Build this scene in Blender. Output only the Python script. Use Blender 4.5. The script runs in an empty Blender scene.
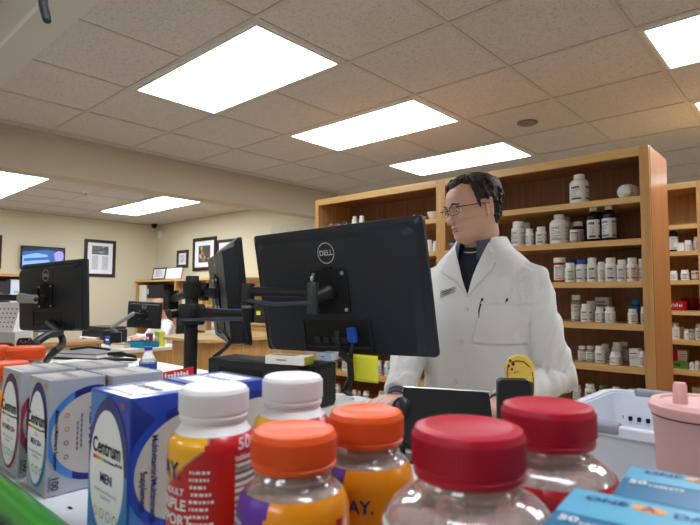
import bpy, bmesh, math, random
from mathutils import Vector, Matrix, noise
from mathutils.bvhtree import BVHTree
random.seed(7)
PI = math.pi
COL = bpy.context.scene.collection
sc = bpy.context.scene

# ------------------------------------------------------------------ camera
F = 531.58; ZC = 1.35
yaw, pitch, roll = -0.73626, 0.06371, 0.005325
FW = Vector((math.sin(yaw)*math.cos(pitch), math.cos(yaw)*math.cos(pitch), math.sin(pitch)))
r0 = Vector((math.cos(yaw), -math.sin(yaw), 0)); u0 = r0.cross(FW)
RT = r0*math.cos(roll)+u0*math.sin(roll); UP = -r0*math.sin(roll)+u0*math.cos(roll)
CAM = Vector((0, 0, ZC))
def at_y(px, py, Y):
    v = FW+RT*((px-350)/F)-UP*((py-262.5)/F)
    return CAM+v*(Y/v.y)
def at_x(px, py, X):
    v = FW+RT*((px-350)/F)-UP*((py-262.5)/F)
    return CAM+v*(X/v.x)
def at_d(px, py, d):
    return CAM+(FW+RT*((px-350)/F)-UP*((py-262.5)/F))*d
def at_z(px, py, Z):
    v = FW+RT*((px-350)/F)-UP*((py-262.5)/F)
    return CAM+v*((Z-ZC)/v.z)
cd = bpy.data.cameras.new('camera'); cam = bpy.data.objects.new('camera', cd); COL.objects.link(cam)
cd.sensor_width = 36; cd.lens = F/700*36; cd.clip_start = .02; cd.clip_end = 60
m = Matrix((RT, UP, -FW)).transposed().to_4x4(); m.translation = CAM
cam.matrix_world = m
cd.dof.use_dof = True; cd.dof.focus_distance = 1.5; cd.dof.aperture_fstop = 12
sc.camera = cam
sc.view_settings.view_transform = 'Standard'; sc.view_settings.look = 'None'; sc.view_settings.gamma = 1; sc.view_settings.use_curve_mapping = False
sc.view_settings.exposure = .42
w = bpy.data.worlds.new('world'); sc.world = w; w.use_nodes = True; w.node_tree.nodes['Background'].inputs[0].default_value = (.05, .05, .05, 1)

# ------------------------------------------------------------------ materials
def lin(c):
    c = c/255
    return c/12.92 if c <= .04045 else ((c+.055)/1.055)**2.4
def rgb(r, g, b): return (lin(r), lin(g), lin(b), 1)
MATS = {}
def mat(name, col, rough=.5, metal=0, spec=.5, trans=0, ior=1.45, emit=0, noise_amt=0, noise_scale=8, bump=0, bump_scale=60, coat=0, sss=0):
    if name in MATS: return MATS[name]
    M = bpy.data.materials.new(name); M.use_nodes = True
    nt = M.node_tree; b = nt.nodes['Principled BSDF']
    c = rgb(*col)
    b.inputs['Base Color'].default_value = c
    b.inputs['Roughness'].default_value = rough
    b.inputs['Metallic'].default_value = metal
    b.inputs['Specular IOR Level'].default_value = spec
    b.inputs['Transmission Weight'].default_value = trans
    b.inputs['IOR'].default_value = ior
    b.inputs['Coat Weight'].default_value = coat
    if sss:
        b.inputs['Subsurface Weight'].default_value = sss
        b.inputs['Subsurface Radius'].default_value = (.01, .004, .002)
    if emit:
        b.inputs['Emission Color'].default_value = c
        b.inputs['Emission Strength'].default_value = emit
    tc = nt.nodes.new('ShaderNodeTexCoord')
    if noise_amt:
        n = nt.nodes.new('ShaderNodeTexNoise'); n.inputs['Scale'].default_value = noise_scale; n.inputs['Detail'].default_value = 5
        nt.links.new(tc.outputs['Object'], n.inputs['Vector'])
        mx = nt.nodes.new('ShaderNodeMix'); mx.data_type = 'RGBA'
        mx.inputs['A'].default_value = tuple(min(1, v*(1-noise_amt)) for v in c[:3])+(1,)
        mx.inputs['B'].default_value = tuple(min(1, v*(1+noise_amt)) for v in c[:3])+(1,)
        nt.links.new(n.outputs['Fac'], mx.inputs['Factor']); nt.links.new(mx.outputs['Result'], b.inputs['Base Color'])
    if bump:
        n2 = nt.nodes.new('ShaderNodeTexNoise'); n2.inputs['Scale'].default_value = bump_scale; n2.inputs['Detail'].default_value = 4
        nt.links.new(tc.outputs['Object'], n2.inputs['Vector'])
        bp = nt.nodes.new('ShaderNodeBump'); bp.inputs['Strength'].default_value = bump; bp.inputs['Distance'].default_value = .01
        nt.links.new(n2.outputs['Fac'], bp.inputs['Height']); nt.links.new(bp.outputs['Normal'], b.inputs['Normal'])
    MATS[name] = M
    return M
def wood(name, c1, c2, axis='x', rough=.38):
    if name in MATS: return MATS[name]
    M = bpy.data.materials.new(name); M.use_nodes = True
    nt = M.node_tree; b = nt.nodes['Principled BSDF']; b.inputs['Roughness'].default_value = rough
    tc = nt.nodes.new('ShaderNodeTexCoord'); mp = nt.nodes.new('ShaderNodeMapping')
    s = {'x': (1.2, 30, 30), 'y': (30, 1.2, 30), 'z': (30, 30, 1.2)}[axis]
    mp.inputs['Scale'].default_value = s
    nt.links.new(tc.outputs['Object'], mp.inputs['Vector'])
    n = nt.nodes.new('ShaderNodeTexNoise'); n.inputs['Scale'].default_value = 1.6; n.inputs['Detail'].default_value = 8; n.inputs['Distortion'].default_value = .4
    nt.links.new(mp.outputs['Vector'], n.inputs['Vector'])
    cr = nt.nodes.new('ShaderNodeValToRGB'); cr.color_ramp.elements[0].position = .3; cr.color_ramp.elements[1].position = .7
    cr.color_ramp.elements[0].color = rgb(*c2); cr.color_ramp.elements[1].color = rgb(*c1)
    nt.links.new(n.outputs['Fac'], cr.inputs['Fac']); nt.links.new(cr.outputs['Color'], b.inputs['Base Color'])
    bp = nt.nodes.new('ShaderNodeBump'); bp.inputs['Strength'].default_value = .08; bp.inputs['Distance'].default_value = .003
    nt.links.new(n.outputs['Fac'], bp.inputs['Height']); nt.links.new(bp.outputs['Normal'], b.inputs['Normal'])
    MATS[name] = M
    return M
def ceiling_tile_mat():
    M = bpy.data.materials.new('ceiling_tile'); M.use_nodes = True
    nt = M.node_tree; b = nt.nodes['Principled BSDF']; b.inputs['Roughness'].default_value = .95; b.inputs['Specular IOR Level'].default_value = .1
    tc = nt.nodes.new('ShaderNodeTexCoord')
    n = nt.nodes.new('ShaderNodeTexNoise'); n.inputs['Scale'].default_value = 75; n.inputs['Detail'].default_value = 3; n.inputs['Distortion'].default_value = 1.2
    nt.links.new(tc.outputs['Object'], n.inputs['Vector'])
    cr = nt.nodes.new('ShaderNodeValToRGB')
    cr.color_ramp.elements[0].position = .36; cr.color_ramp.elements[0].color = rgb(184, 177, 168)
    cr.color_ramp.elements[1].position = .47; cr.color_ramp.elements[1].color = rgb(206, 200, 192)
    nt.links.new(n.outputs['Fac'], cr.inputs['Fac']); nt.links.new(cr.outputs['Color'], b.inputs['Base Color'])
    bp = nt.nodes.new('ShaderNodeBump'); bp.inputs['Strength'].default_value = .5; bp.inputs['Distance'].default_value = .004
    nt.links.new(n.outputs['Fac'], bp.inputs['Height']); nt.links.new(bp.outputs['Normal'], b.inputs['Normal'])
    MATS['ceiling_tile'] = M
    return M
W_ = mat('white_plastic', (232, 232, 232), .35)
M_black = mat('black_plastic', (18, 19, 22), .45, noise_amt=.1, bump=.05, bump_scale=900)
M_blackg = mat('black_gloss', (10, 10, 12), .15)
M_blackmat = mat('black_matte', (14, 14, 16), .8)
M_grey = mat('grey_plastic', (120, 122, 126), .45)
M_dgrey = mat('dark_grey_plastic', (50, 52, 56), .45)
M_silver = mat('silver_metal', (190, 190, 192), .3, metal=.9)
M_alum = mat('brushed_grey_metal', (150, 152, 156), .4, metal=.6)
M_navyarm = mat('slate_blue_metal', (62, 70, 92), .4, metal=.3)
M_wall = mat('cream_wall', (212, 203, 176), .85, noise_amt=.02, noise_scale=3, bump=.05, bump_scale=150)
M_beam = mat('beige_beam', (198, 185, 162), .85, noise_amt=.02, noise_scale=3, bump=.05, bump_scale=150)
M_trimw = mat('painted_soffit', (205, 200, 194), .7, noise_amt=.02, noise_scale=3)
M_oakx = wood('oak_along_x', (216, 176, 114), (200, 154, 92), 'x')
M_oakz = wood('oak_upright', (208, 162, 102), (186, 136, 80), 'z')
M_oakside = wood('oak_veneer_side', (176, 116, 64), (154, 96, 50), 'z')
M_oaky = wood('oak_along_y', (204, 152, 94), (184, 132, 78), 'y')
M_oakdark = wood('dark_back_part_shade', (158, 112, 76), (134, 90, 58), 'z', .5)  # darker, redder back wood; part of the darkness is shade put into the colour
M_frame = wood('dark_frame_wood', (52, 32, 26), (36, 22, 18), 'x', .35)
M_paper = mat('white_paper', (236, 234, 228), .8)
M_cream = mat('cream_paper', (232, 224, 190), .8)
M_laminate = mat('white_laminate', (226, 222, 212), .4, noise_amt=.02)
M_floor = mat('vinyl_floor', (196, 190, 178), .45, noise_amt=.08, noise_scale=5)
M_txt = mat('black_ink', (20, 20, 24), .6)
M_inkgrey = mat('grey_ink', (120, 120, 125), .6)
M_navy = mat('navy_ink', (24, 34, 110), .5)
M_blue = mat('blue_plastic', (30, 80, 170), .4)
M_teal = mat('teal_plastic', (20, 130, 165), .4)
M_red = mat('red_plastic', (176, 20, 34), .35)
M_yellow = mat('yellow_paper', (232, 228, 60), .8)

# ------------------------------------------------------------------ object helpers
def thing(name, label, cat, loc=(0, 0, 0), rz=0, group=None):
    o = bpy.data.objects.new(name, None); COL.objects.link(o)
    o.empty_display_size = .05
    o.location = loc; o.rotation_euler = (0, 0, rz); o['label'] = label; o['category'] = cat
    if group: o['group'] = group
    return o
def tag(o, label=None, cat=None, group=None, kind=None):
    if label: o['label'] = label
    if cat: o['category'] = cat
    if group: o['group'] = group
    if kind: o['kind'] = kind
    return o
TEXT = {}
def text_mesh(s, bold=False):
    k = (s, bold)
    if k in TEXT: return TEXT[k]
    c = bpy.data.curves.new('t', 'FONT'); c.body = s; c.size = 1; c.align_x = 'CENTER'; c.align_y = 'CENTER'
    c.resolution_u = 3
    if bold: c.offset = .022
    o = bpy.data.objects.new('t', c); COL.objects.link(o)
    dg = bpy.context.evaluated_depsgraph_get(); dg.update()
    me = bpy.data.meshes.new_from_object(o.evaluated_get(dg))
    vs = [tuple(v.co) for v in me.vertices]; fs = [tuple(p.vertices) for p in me.polygons]
    bpy.data.objects.remove(o); bpy.data.curves.remove(c); bpy.data.meshes.remove(me)
    TEXT[k] = (vs, fs)
    return vs, fs
class MB:
    def __init__(s): s.v = []; s.f = []; s.mi = []; s.mats = []; s.sm = []
    def mid(s, m):
        if m not in s.mats: s.mats.append(m)
        return s.mats.index(m)
    def raw(s, vs, fs, m, smooth=False, X=None):
        b = len(s.v); i = s.mid(m)
        for p in vs:
            p = Vector(p)
            s.v.append(X @ p if X is not None else p)
        for f in fs: s.f.append([b+k for k in f]); s.mi.append(i); s.sm.append(smooth)
        return s
    def box(s, x0, x1, y0, y1, z0, z1, m, X=None):
        vs = [(x, y, z) for z in (z0, z1) for y in (y0, y1) for x in (x0, x1)]
        fs = [(0, 2, 3, 1), (4, 5, 7, 6), (0, 1, 5, 4), (2, 6, 7, 3), (0, 4, 6, 2), (1, 3, 7, 5)]
        return s.raw(vs, fs, m, False, X)
    def rbox(s, x0, x1, y0, y1, z0, z1, r, m, X=None, seg=3, ax='y'):
        # box with rounded corners in the plane perpendicular to ax
        a0, a1, b0, b1 = {'y': (x0, x1, z0, z1), 'z': (x0, x1, y0, y1), 'x': (y0, y1, z0, z1)}[ax]
        pts = []
        for cx, cy, st in ((a1-r, b1-r, 0), (a0+r, b1-r, 1), (a0+r, b0+r, 2), (a1-r, b0+r, 3)):
            for k in range(seg+1):
                t = (st+k/seg)*PI/2; pts.append((cx+r*math.cos(t), cy+r*math.sin(t)))
        n = len(pts); h0, h1 = {'y': (y0, y1), 'z': (z0, z1), 'x': (x0, x1)}[ax]
        def P(p, h): return {'y': (p[0], h, p[1]), 'z': (p[0], p[1], h), 'x': (h, p[0], p[1])}[ax]
        vs = [P(p, h0) for p in pts]+[P(p, h1) for p in pts]
        fs = [tuple(range(n)), tuple(range(2*n-1, n-1, -1))]+[(i, i+n, (i+1) % n+n, (i+1) % n) for i in range(n)]
        return s.raw(vs, fs, m, False, X)
    def lathe(s, prof, m, seg=32, X=None, matf=None, a0=0, a1=2*PI, smooth=True):
        full = abs(a1-a0-2*PI) < 1e-6; n = seg if full else seg+1
        vs = []; idx = []
        for (r, z) in prof:
            if r < 1e-6: idx.append([len(vs)]*n); vs.append((0, 0, z))
            else:
                idx.append(list(range(len(vs), len(vs)+n)))
                for k in range(n):
                    a = a0+(a1-a0)*k/seg; vs.append((r*math.cos(a), r*math.sin(a), z))
        groups = {}
        for j in range(len(prof)-1):
            for k in range(seg):
                k2 = (k+1) % n
                q = [idx[j][k], idx[j][k2], idx[j+1][k2], idx[j+1][k]]
                q2 = []
                for i in q:
                    if i not in q2: q2.append(i)
                if len(q2) > 2:
                    mm = matf(a0+(a1-a0)*(k+.5)/seg, (prof[j][1]+prof[j+1][1])/2) if matf else m
                    groups.setdefault(mm, []).append(q2)
        b = len(s.v)
        for p in vs: s.v.append(X @ Vector(p) if X is not None else Vector(p))
        for mm, fs in groups.items():
            i = s.mid(mm)
            for f in fs: s.f.append([b+k for k in f]); s.mi.append(i); s.sm.append(smooth)
        return s
    def loft(s, rings, m, caps=True, closed=True, smooth=True, X=None):
        n = len(rings[0]); vs = [p for r in rings for p in r]; fs = []
        for j in range(len(rings)-1):
            for k in range(n if closed else n-1):
                a = j*n+k; b = j*n+(k+1) % n
                fs.append((a, b, b+n, a+n))
        if caps:
            fs.append(tuple(range(n-1, -1, -1))); fs.append(tuple(range((len(rings)-1)*n, len(rings)*n)))
        return s.raw(vs, fs, m, smooth, X)
    def tube(s, path, rad, m, seg=10, X=None, squash=None, capround=True):
        path = [Vector(p) for p in path]
        if not hasattr(rad, '__len__'): rad = [rad]*len(path)
        rings = []; up = None
        P2 = list(path); R2 = list(rad)
        if capround:
            d0 = (path[0]-path[1]).normalized(); d1 = (path[-1]-path[-2]).normalized()
            ex0 = [(path[0]+d0*rad[0]*math.sin(t), rad[0]*math.cos(t)) for t in (1.35, .9, .45)]
            ex1 = [(path[-1]+d1*rad[-1]*math.sin(t), rad[-1]*math.cos(t)) for t in (.45, .9, 1.35)]
            P2 = [p for p, r in ex0]+P2+[p for p, r in ex1]; R2 = [r for p, r in ex0]+R2+[r for p, r in ex1]
        for i, p in enumerate(P2):
            if i == 0: t = P2[1]-P2[0]
            elif i == len(P2)-1: t = P2[-1]-P2[-2]
            else: t = (P2[i+1]-P2[i]).normalized()+(P2[i]-P2[i-1]).normalized()
            t.normalize()
            if up is None:
                up = Vector((0, 0, 1)) if abs(t.z) < .9 else Vector((0, 1, 0))
            sd = t.cross(up)
            if sd.length < 1e-4: sd = t.cross(Vector((1, 0, 0)))
            sd.normalize(); up = sd.cross(t).normalized()
            sq = squash if squash else (1, 1)
            rings.append([p+sd*math.cos(2*PI*k/seg)*R2[i]*sq[0]+up*math.sin(2*PI*k/seg)*R2[i]*sq[1] for k in range(seg)])
        return s.loft(rings, m, X=X)
    def ball(s, c, r, m, seg=16, X=None, rot=None):
        if not hasattr(r, '__len__'): r = (r, r, r)
        n = seg//2; vs = []; fs = []
        for j in range(1, n):
            t = PI*j/n
            for k in range(seg):
                a = 2*PI*k/seg
                p = Vector((math.sin(t)*math.cos(a)*r[0], math.sin(t)*math.sin(a)*r[1], math.cos(t)*r[2]))
                if rot: p = rot @ p
                vs.append(p+Vector(c))
        top = Vector((0, 0, r[2])); bot = Vector((0, 0, -r[2]))
        if rot: top = rot @ top; bot = rot @ bot
        vs += [top+Vector(c), bot+Vector(c)]; T = len(vs)-2
        for j in range(n-2):
            for k in range(seg):
                a = j*seg+k; b = j*seg+(k+1) % seg; fs.append((a, a+seg, b+seg, b))
        for k in range(seg):
            fs.append((T, k, (k+1) % seg)); a = (n-2)*seg
            fs.append((T+1, a+(k+1) % seg, a+k))
        return s.raw(vs, fs, m, True, X)
    def poly(s, pts, m, X=None):            # flat polygon
        return s.raw(pts, [tuple(range(len(pts)))], m, False, X)
    def prism(s, pts, h, m, X=None):         # pts 2D in x,z ; thickness towards +y by h
        n = len(pts); vs = [(p[0], 0, p[1]) for p in pts]+[(p[0], h, p[1]) for p in pts]
        fs = [tuple(range(n)), tuple(range(2*n-1, n-1, -1))]+[(i, i+n, (i+1) % n+n, (i+1) % n) for i in range(n)]
        return s.raw(vs, fs, m, False, X)
    def text(s, t, size, fn, m, bold=False, sx=1):
        vs, fs = text_mesh(t, bold)
        b = len(s.v); i = s.mid(m)
        for x, y, z in vs: s.v.append(Vector(fn(x*size*sx, y*size)))
        for f in fs: s.f.append([b+k for k in f]); s.mi.append(i); s.sm.append(False)
        return s
    def build(s, name, parent=None, bevel=0, angle=35, label=None, bseg=2):
        me = bpy.data.meshes.new(name); me.from_pydata(s.v, [], s.f)
        for mm in s.mats: me.materials.append(mm)
        for p, i, sm in zip(me.polygons, s.mi, s.sm): p.material_index = i; p.use_smooth = sm
        me.update()
        if any(s.sm): me.set_sharp_from_angle(angle=math.radians(angle))
        o = bpy.data.objects.new(name, me); COL.objects.link(o)
        if parent: o.parent = parent
        if bevel:
            b = o.modifiers.new('bevel', 'BEVEL'); b.width = bevel; b.segments = bseg; b.limit_method = 'ANGLE'; b.angle_limit = math.radians(50)
        if label: o['label'] = label
        return o
def copy_tree(o, parent=None):
    c = o.copy(); COL.objects.link(c); c.parent = parent
    for ch in list(o.children): copy_tree(ch, c)
    return c
def struct(name, mb, **k):
    o = mb.build(name, **k); o['kind'] = 'structure'; return o
def T(x, y, z, rz=0, rx=0, ry=0):
    return Matrix.Translation((x, y, z)) @ Matrix.Rotation(rz, 4, 'Z') @ Matrix.Rotation(rx, 4, 'X') @ Matrix.Rotation(ry, 4, 'Y')
def flat(x, y, z, sx=1):         # text mapper on a surface facing -Y
    return lambda a, b: (x+a, y, z+b)

# ------------------------------------------------------------------ room shell
CE = 2.585; GX, GY, P = -3.071, 1.4074, .6096
XW, YW, XB = -8.8, 4.62, -4.4
XR, YN, YF = 4.0, -3.2, 8.2
struct('floor', MB().box(XW-.2, XR+.2, YN-.2, YF+.2, -.1, 0, M_floor))
struct('ceiling', MB().box(XW-.2, XR+.2, YN-.2, YF+.2, CE, CE+.1, ceiling_tile_mat()))
M_tbar = mat('ceiling_grid_bar', (192, 184, 174), .6)
g = MB(); k = -10
while GX+k*P < XR:
    x = GX+k*P
    if x > XW+.02: g.box(x-.012, x+.012, YN, YF, CE-.004, CE-.0005, M_tbar)
    k += 1
k = -8
while GY+k*P < YF:
    y = GY+k*P
    if y > YN: g.box(XW, XR, y-.012, y+.012, CE-.0045, CE-.0008, M_tbar)
    k += 1
struct('trim_1', g)
struct('wall_left', MB().box(XW-.2, XW, YN-.2, YW, 0, CE, M_wall))
struct('wall_back', MB().box(XW-.2, XB-.06, YW, YW+.2, 0, CE, M_wall))
struct('wall_partition', MB().box(XB-.06, XB+.06, YW, YF, 0, CE, M_wall))
struct('wall_far', MB().box(XB+.06, XR+.2, YF, YF+.2, 0, CE, M_wall))
struct('wall_right', MB().box(XR, XR+.2, YN-.2, YF, 0, CE, M_wall))
struct('wall_near', MB().box(XW, XR, YN-.2, YN, 0, CE, M_wall))
struct('wall_header', MB().box(XB-.2, XB, YN, YW, 2.272, CE, M_beam))
struct('trim_2', MB().box(XB, XB+.012, YN, YF, CE-.03, CE, M_tbar))
struct('trim_3', MB().box(XW, XW+.012, YN, YW, CE-.02, CE, M_tbar).box(XW, XB, YW-.012, YW, CE-.02, CE, M_tbar))
# soffit above the display counter
struct('wall_soffit', MB().box(-4.2, 3.2, .60, .72, 2.35, CE, M_trimw).box(-4.2, 3.2, .585, .60, 2.35, 2.52, mat('soffit_fascia', (226, 224, 220), .6)))
# door casing of the far room
struct('door_1', MB().box(-5.62, -4.75, YW-.025, YW, 2.2, 2.29, mat('casing', (196, 192, 168), .6)).box(-5.62, -5.54, YW-.025, YW, 0, 2.2, mat('casing', (0, 0, 0))).box(-5.54, -4.75, YW-.012, YW, 0, 2.2, mat('door_leaf', (214, 210, 190), .5)))

# ------------------------------------------------------------------ ceiling lights
M_lamp = mat('lamp_diffuser', (240, 246, 255), .5, emit=10.0)
M_lframe = mat('light_frame', (236, 234, 228), .4)
def fixture():
    t = thing('ceiling_light', '', 'ceiling light')
    f = MB()
    w = .010; e = .030
    f.box(e, 2*P-e, e, e+w, -.012, -.0046, M_lframe).box(e, 2*P-e, P-e-w, P-e, -.012, -.0046, M_lframe)
    f.box(e, e+w, e+w, P-e-w, -.012, -.0046, M_lframe).box(2*P-e-w, 2*P-e, e+w, P-e-w, -.012, -.0046, M_lframe)
    f.box(.013, 2*P-.013, .013, e-.001, -.006, -.0046, M_trimw).box(.013, 2*P-.013, P-e+.001, P-.013, -.006, -.0046, M_trimw).box(.013, e-.001, e, P-e, -.006, -.0046, M_trimw).box(2*P-e+.001, 2*P-.013, e, P-e, -.006, -.0046, M_trimw)
    f.build('frame', t)
    MB().box(.040, 2*P-.040, .040, P-.040, -.0085, -.005, M_lamp).build('diffuser', t)
    return t
LT = [(GX, GY, 'large bright ceiling light panel nearest the camera, above the left monitors'),
      (GX, GY+2*P, 'bright ceiling light panel in the middle of the row of three, above the big monitor'),
      (GX, GY+4*P, 'bright ceiling light panel right above the wooden shelves, last of the row of three'),
      (GX+4*P, GY+2*P, 'bright ceiling light panel at the top right corner of the photo'),
      (GX+4*P, GY+4*P, 'sliver of a bright ceiling light at the right edge, beyond the corner panel'),
      (GX-8*P, GY, 'ceiling light panel at the left edge, farther of the touching pair in the back room'),
      (GX-6*P, GY, 'ceiling light panel at the left edge, nearer of the touching pair in the back room'),
      (GX-8*P, GY+3*P, 'ceiling light panel beyond the beam, closer to the corner camera in its pair'),
      (GX-6*P, GY+3*P, 'ceiling light panel beyond the beam, half hidden by the beam in its pair'),
      (GX+4*P, GY-2*P, 'ceiling light panel over the product counter, out of view'),
      (GX, GY-6*P, 'ceiling light panel behind the camera on the left, out of view'),
      (GX+4*P, GY-6*P, 'ceiling light panel behind the camera on the right, out of view'),
      (GX+8*P, GY+2*P, 'ceiling light panel far to the right, out of view'),
      (GX+4*P, GY+8*P, 'ceiling light panel in the far aisle behind the shelves'),
      (GX-8*P, GY-4*P, 'ceiling light panel in the back room beside the near wall, out of view')]
fx0 = fixture()
for i, (x, y, lb) in enumerate(LT):
    t = fx0 if i == 0 else copy_tree(fx0)
    t.location = (x, y, CE); t['label'] = lb; t['group'] = 'fluorescent ceiling panels'
o = MB().lathe([(0, -.012), (.062, -.012), (.07, -.006), (.07, -.0005)], mat('speaker_grille', (142, 132, 120), .8, bump=.6, bump_scale=400), 32).build('ceiling_speaker')
o.location = (-1.55, 3.57, CE-.001); tag(o, 'small round speaker grille in the ceiling above the wooden shelves', 'speaker')
t = thing('fire_sprinkler', 'small white sprinkler head on the back room ceiling', 'sprinkler', (-6.6, 2.55, CE))
MB().lathe([(0, -.01), (.04, -.008), (.045, 0)], W_, 20).build('escutcheon', t)
MB().lathe([(0, -.05), (.018, -.048), (.018, -.044), (.006, -.04), (.006, -.01)], M_silver, 14).build('deflector', t)
# sign hanger at the top left corner
t = MB().tube([(0, 0, .32), (0, 0, .02), (.004, .002, -.02), (.012, .006, -.045)], .008, M_dgrey, 10).build('ceiling_hook')
t.location = (-1.03, .31, 1.885)
tag(t, 'dark grey sign hook hanging at the top left corner in front of the soffit', 'hook')

# ------------------------------------------------------------------ oak bookcase behind the pharmacist
SH = [1.84, 1.635, 1.43, 1.225, 1.02, .815, .61, .405, .2]
Y0, Y1 = 2.8, 3.16
bc = thing('bookcase', 'tall oak bookcase with two wide bays of shelves full of medicine bottles behind the pharmacist', 'bookcase', (0, Y0, 0))
D = Y1-Y0
for x0, x1 in ((-2.90, -2.865), (-1.815, -1.75), (-.665, -.622)):
    MB().box(x0, x1, 0, D, 0, 2.08, M_oakz).build('upright', bc, .002)
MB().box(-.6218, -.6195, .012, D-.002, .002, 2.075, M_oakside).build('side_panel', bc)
for x0, x1 in ((-2.865, -1.815), (-1.75, -.665)):
    MB().box(x0, x1, 0, .02, 2.036, 2.08, M_oakx).build('top_rail', bc, .002)
    MB().box(x0, x1, D-.008, D-.001, .08, 2.06, M_oakdark).build('back_panel', bc)
    MB().box(x0, x1, .021, D-.008, 2.06, 2.08, M_oakdark).build('top_panel', bc)
    for z in SH:
        MB().box(x0+.0005, x1-.0005, .006, D-.009, z-.024, z, M_oakx).box(x0+.0005, x1-.0005, 0, .0059, z-.03, z, M_oakx).build('shelf', bc)
    MB().box(x0, x1, .03, .045, 0, .17, M_oakx).build('plinth', bc)
SH2 = [1.82, 1.65, 1.465, 1.27, 1.085, .895, .7, .5, .3]
Y2 = 3.92
b2 = thing('bookcase', 'second oak bookcase standing farther back at the right edge of the photo', 'bookcase', (0, Y2, 0))
for x0, x1 in ((-1.32, -1.29), (-.613, -.58), (.10, .13), (.8, .83)):
    MB().box(x0, x1, 0, .36, 0, 2.09, M_oakz).build('upright', b2, .002)
for x0, x1 in ((-1.29, -.613), (-.58, .10), (.13, .8)):
    MB().box(x0, x1, 0, .02, 2.05, 2.09, M_oakx).build('top_rail', b2, .002)
    MB().box(x0, x1, .352, .359, .08, 2.07, M_oakz).build('back_panel', b2)
    MB().box(x0, x1, .0205, .3515, 2.07, 2.088, M_oakx).build('top_panel', b2)
    for z in SH2:
        MB().box(x0, x1, 0, .35, z-.028, z, M_oakx).build('shelf', b2)

# ------------------------------------------------------------------ pill bottles (unit radius, unit height; scaled per bottle)
M_pw = mat('white_bottle_plastic', (236, 236, 232), .35)
M_cap = mat('white_cap_plastic', (240, 240, 238), .45)
M_amb = mat('amber_plastic', (196, 88, 16), .2, trans=.35)
M_brown = mat('brown_glass', (70, 26, 12), .12, trans=.3)
M_syr = mat('dark_syrup_glass', (16, 14, 22), .08)
M_lab = mat('paper_label', (222, 222, 216), .7)
M_clr = mat('clear_grey_plastic', (196, 200, 192), .2, trans=.4)
LABC = {'none': None, 'grey': (150, 150, 155), 'black': (24, 24, 28), 'green': (60, 140, 110), 'blue': (60, 90, 180), 'red': (190, 50, 50), 'orange': (200, 120, 30), 'teal': (30, 130, 150)}
PRO = {}
def unit_bottle(kind, lc, capc=None):
    key = (kind, lc, capc)
    if key in PRO: return PRO[key]
    t = bpy.data.objects.new('pill_bottle', None)
    bm_ = {'pill': M_pw, 'jug': M_pw, 'square': M_pw, 'vial': M_amb, 'syrup': M_syr, 'jar': M_brown, 'clear': M_clr, 'bluejar': M_blue}[kind]
    cm = mat('cap_'+capc, {'blue': (40, 90, 180), 'green': (50, 140, 60), 'white': (240, 240, 238), 'teal': (30, 130, 160)}[capc], .45) if capc else M_cap
    if kind in ('pill', 'square', 'clear', 'bluejar', 'jar'):
        bp = [(0, 0), (.93, 0), (1, .02), (1, .70), (.95, .745), (.74, .785), (.74, .81), (0, .81)]
        cp = [(.78, .80), (.8, .81), (.8, .98), (.76, 1), (0, 1)]
    elif kind == 'jug':
        bp = [(0, 0), (.93, 0), (1, .02), (1, .68), (.93, .75), (.7, .815), (.5, .84), (.5, .87), (0, .87)]
        cp = [(.52, .86), (.56, .865), (.56, .985), (.52, 1), (0, 1)]
    elif kind == 'vial':
        bp = [(0, 0), (.92, 0), (.95, .015), (.95, .82), (0, .82)]
        cp = [(1.02, .80), (1.05, .81), (1.05, .98), (1, 1), (0, 1)]
    else:
        bp = [(0, 0), (.95, 0), (1, .015), (1, .74), (.93, .80), (.5, .87), (.44, .9), (0, .9)]
        cp = [(.5, .89), (.53, .895), (.53, .99), (.5, 1), (0, 1)]
    X = None
    MB().lathe(bp, bm_, 20).build('body', t)
    c = MB().lathe(cp, cm, 20)
    for k in range(20):          # cap ribs
        a = 2*PI*k/20; r = cp[1][0]; zc0, zc1 = cp[1][1]+.012, cp[2][1]-.02
        c.box(-.02, .02, -.015, .012, zc0, zc1, cm, Matrix.Rotation(a, 4, 'Z') @ Matrix.Translation((0, r, 0)))
    c.build('cap', t)
    if lc != 'none':
        l = MB(); zt = .64 if kind != 'vial' else .7; z0 = .1
        l.lathe([(1.012, z0), (1.012, zt)], M_lab, 24)
        rr = random.Random(len(kind)*13+len(lc)*7)
        ink = mat('label_ink_'+lc, LABC[lc], .6)
        def band(a0, a1, za, zb, mm, r=1.02): l.lathe([(r, za), (r, zb)], mm, max(2, int((a1-a0)*4)), a0=a0, a1=a1)
        for rep in range(4):
            o = rep*PI/2-2.0
            band(o, o+.9, zt-.14, zt-.07, ink)
            z = zt-.18
            while z > z0+.13:
                band(o, o+rr.uniform(.5, 1.1), z-.018, z, M_inkgrey); z -= .045
            band(o, o+1.1, z0+.03, z0+.09, ink)
        l.build('label', t)
    for ch in t.children: COL.objects.unlink(ch)
    PRO[key] = t
    return t
def shelf_bottle(px0, px1, ytop, Y, z, kind, lc, desc, where, capc=None, group='medicine bottles on the oak shelves', ybot=None):
    c = at_y((px0+px1)/2, ytop, Y)
    a = at_y(px0, ytop, Y); b = at_y(px1, ytop, Y)
    depth = (c-CAM).dot(FW)
    r = (px1-px0)/2*depth/F; h = c.z-z
    pr = unit_bottle(kind, lc, capc)
    t = bpy.data.objects.new('pill_bottle', None); COL.objects.link(t); t.empty_display_size = .05
    for ch in pr.children:
        k = ch.copy(); COL.objects.link(k); k.parent = t
    t.location = (c.x, Y, z+.0004); t.scale = (r, r, h); t.rotation_euler = (0, 0, random.uniform(-.5, .5))
    t['label'] = desc+' '+where; t['category'] = 'bottle'; t['group'] = group
    return t
R1 = 'on the top right-hand shelf'
R2 = 'on the second right-hand shelf'
R3 = 'on the third right-hand shelf'
R4 = 'on the fourth right-hand shelf'
R5 = 'on the fifth right-hand shelf'
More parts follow.
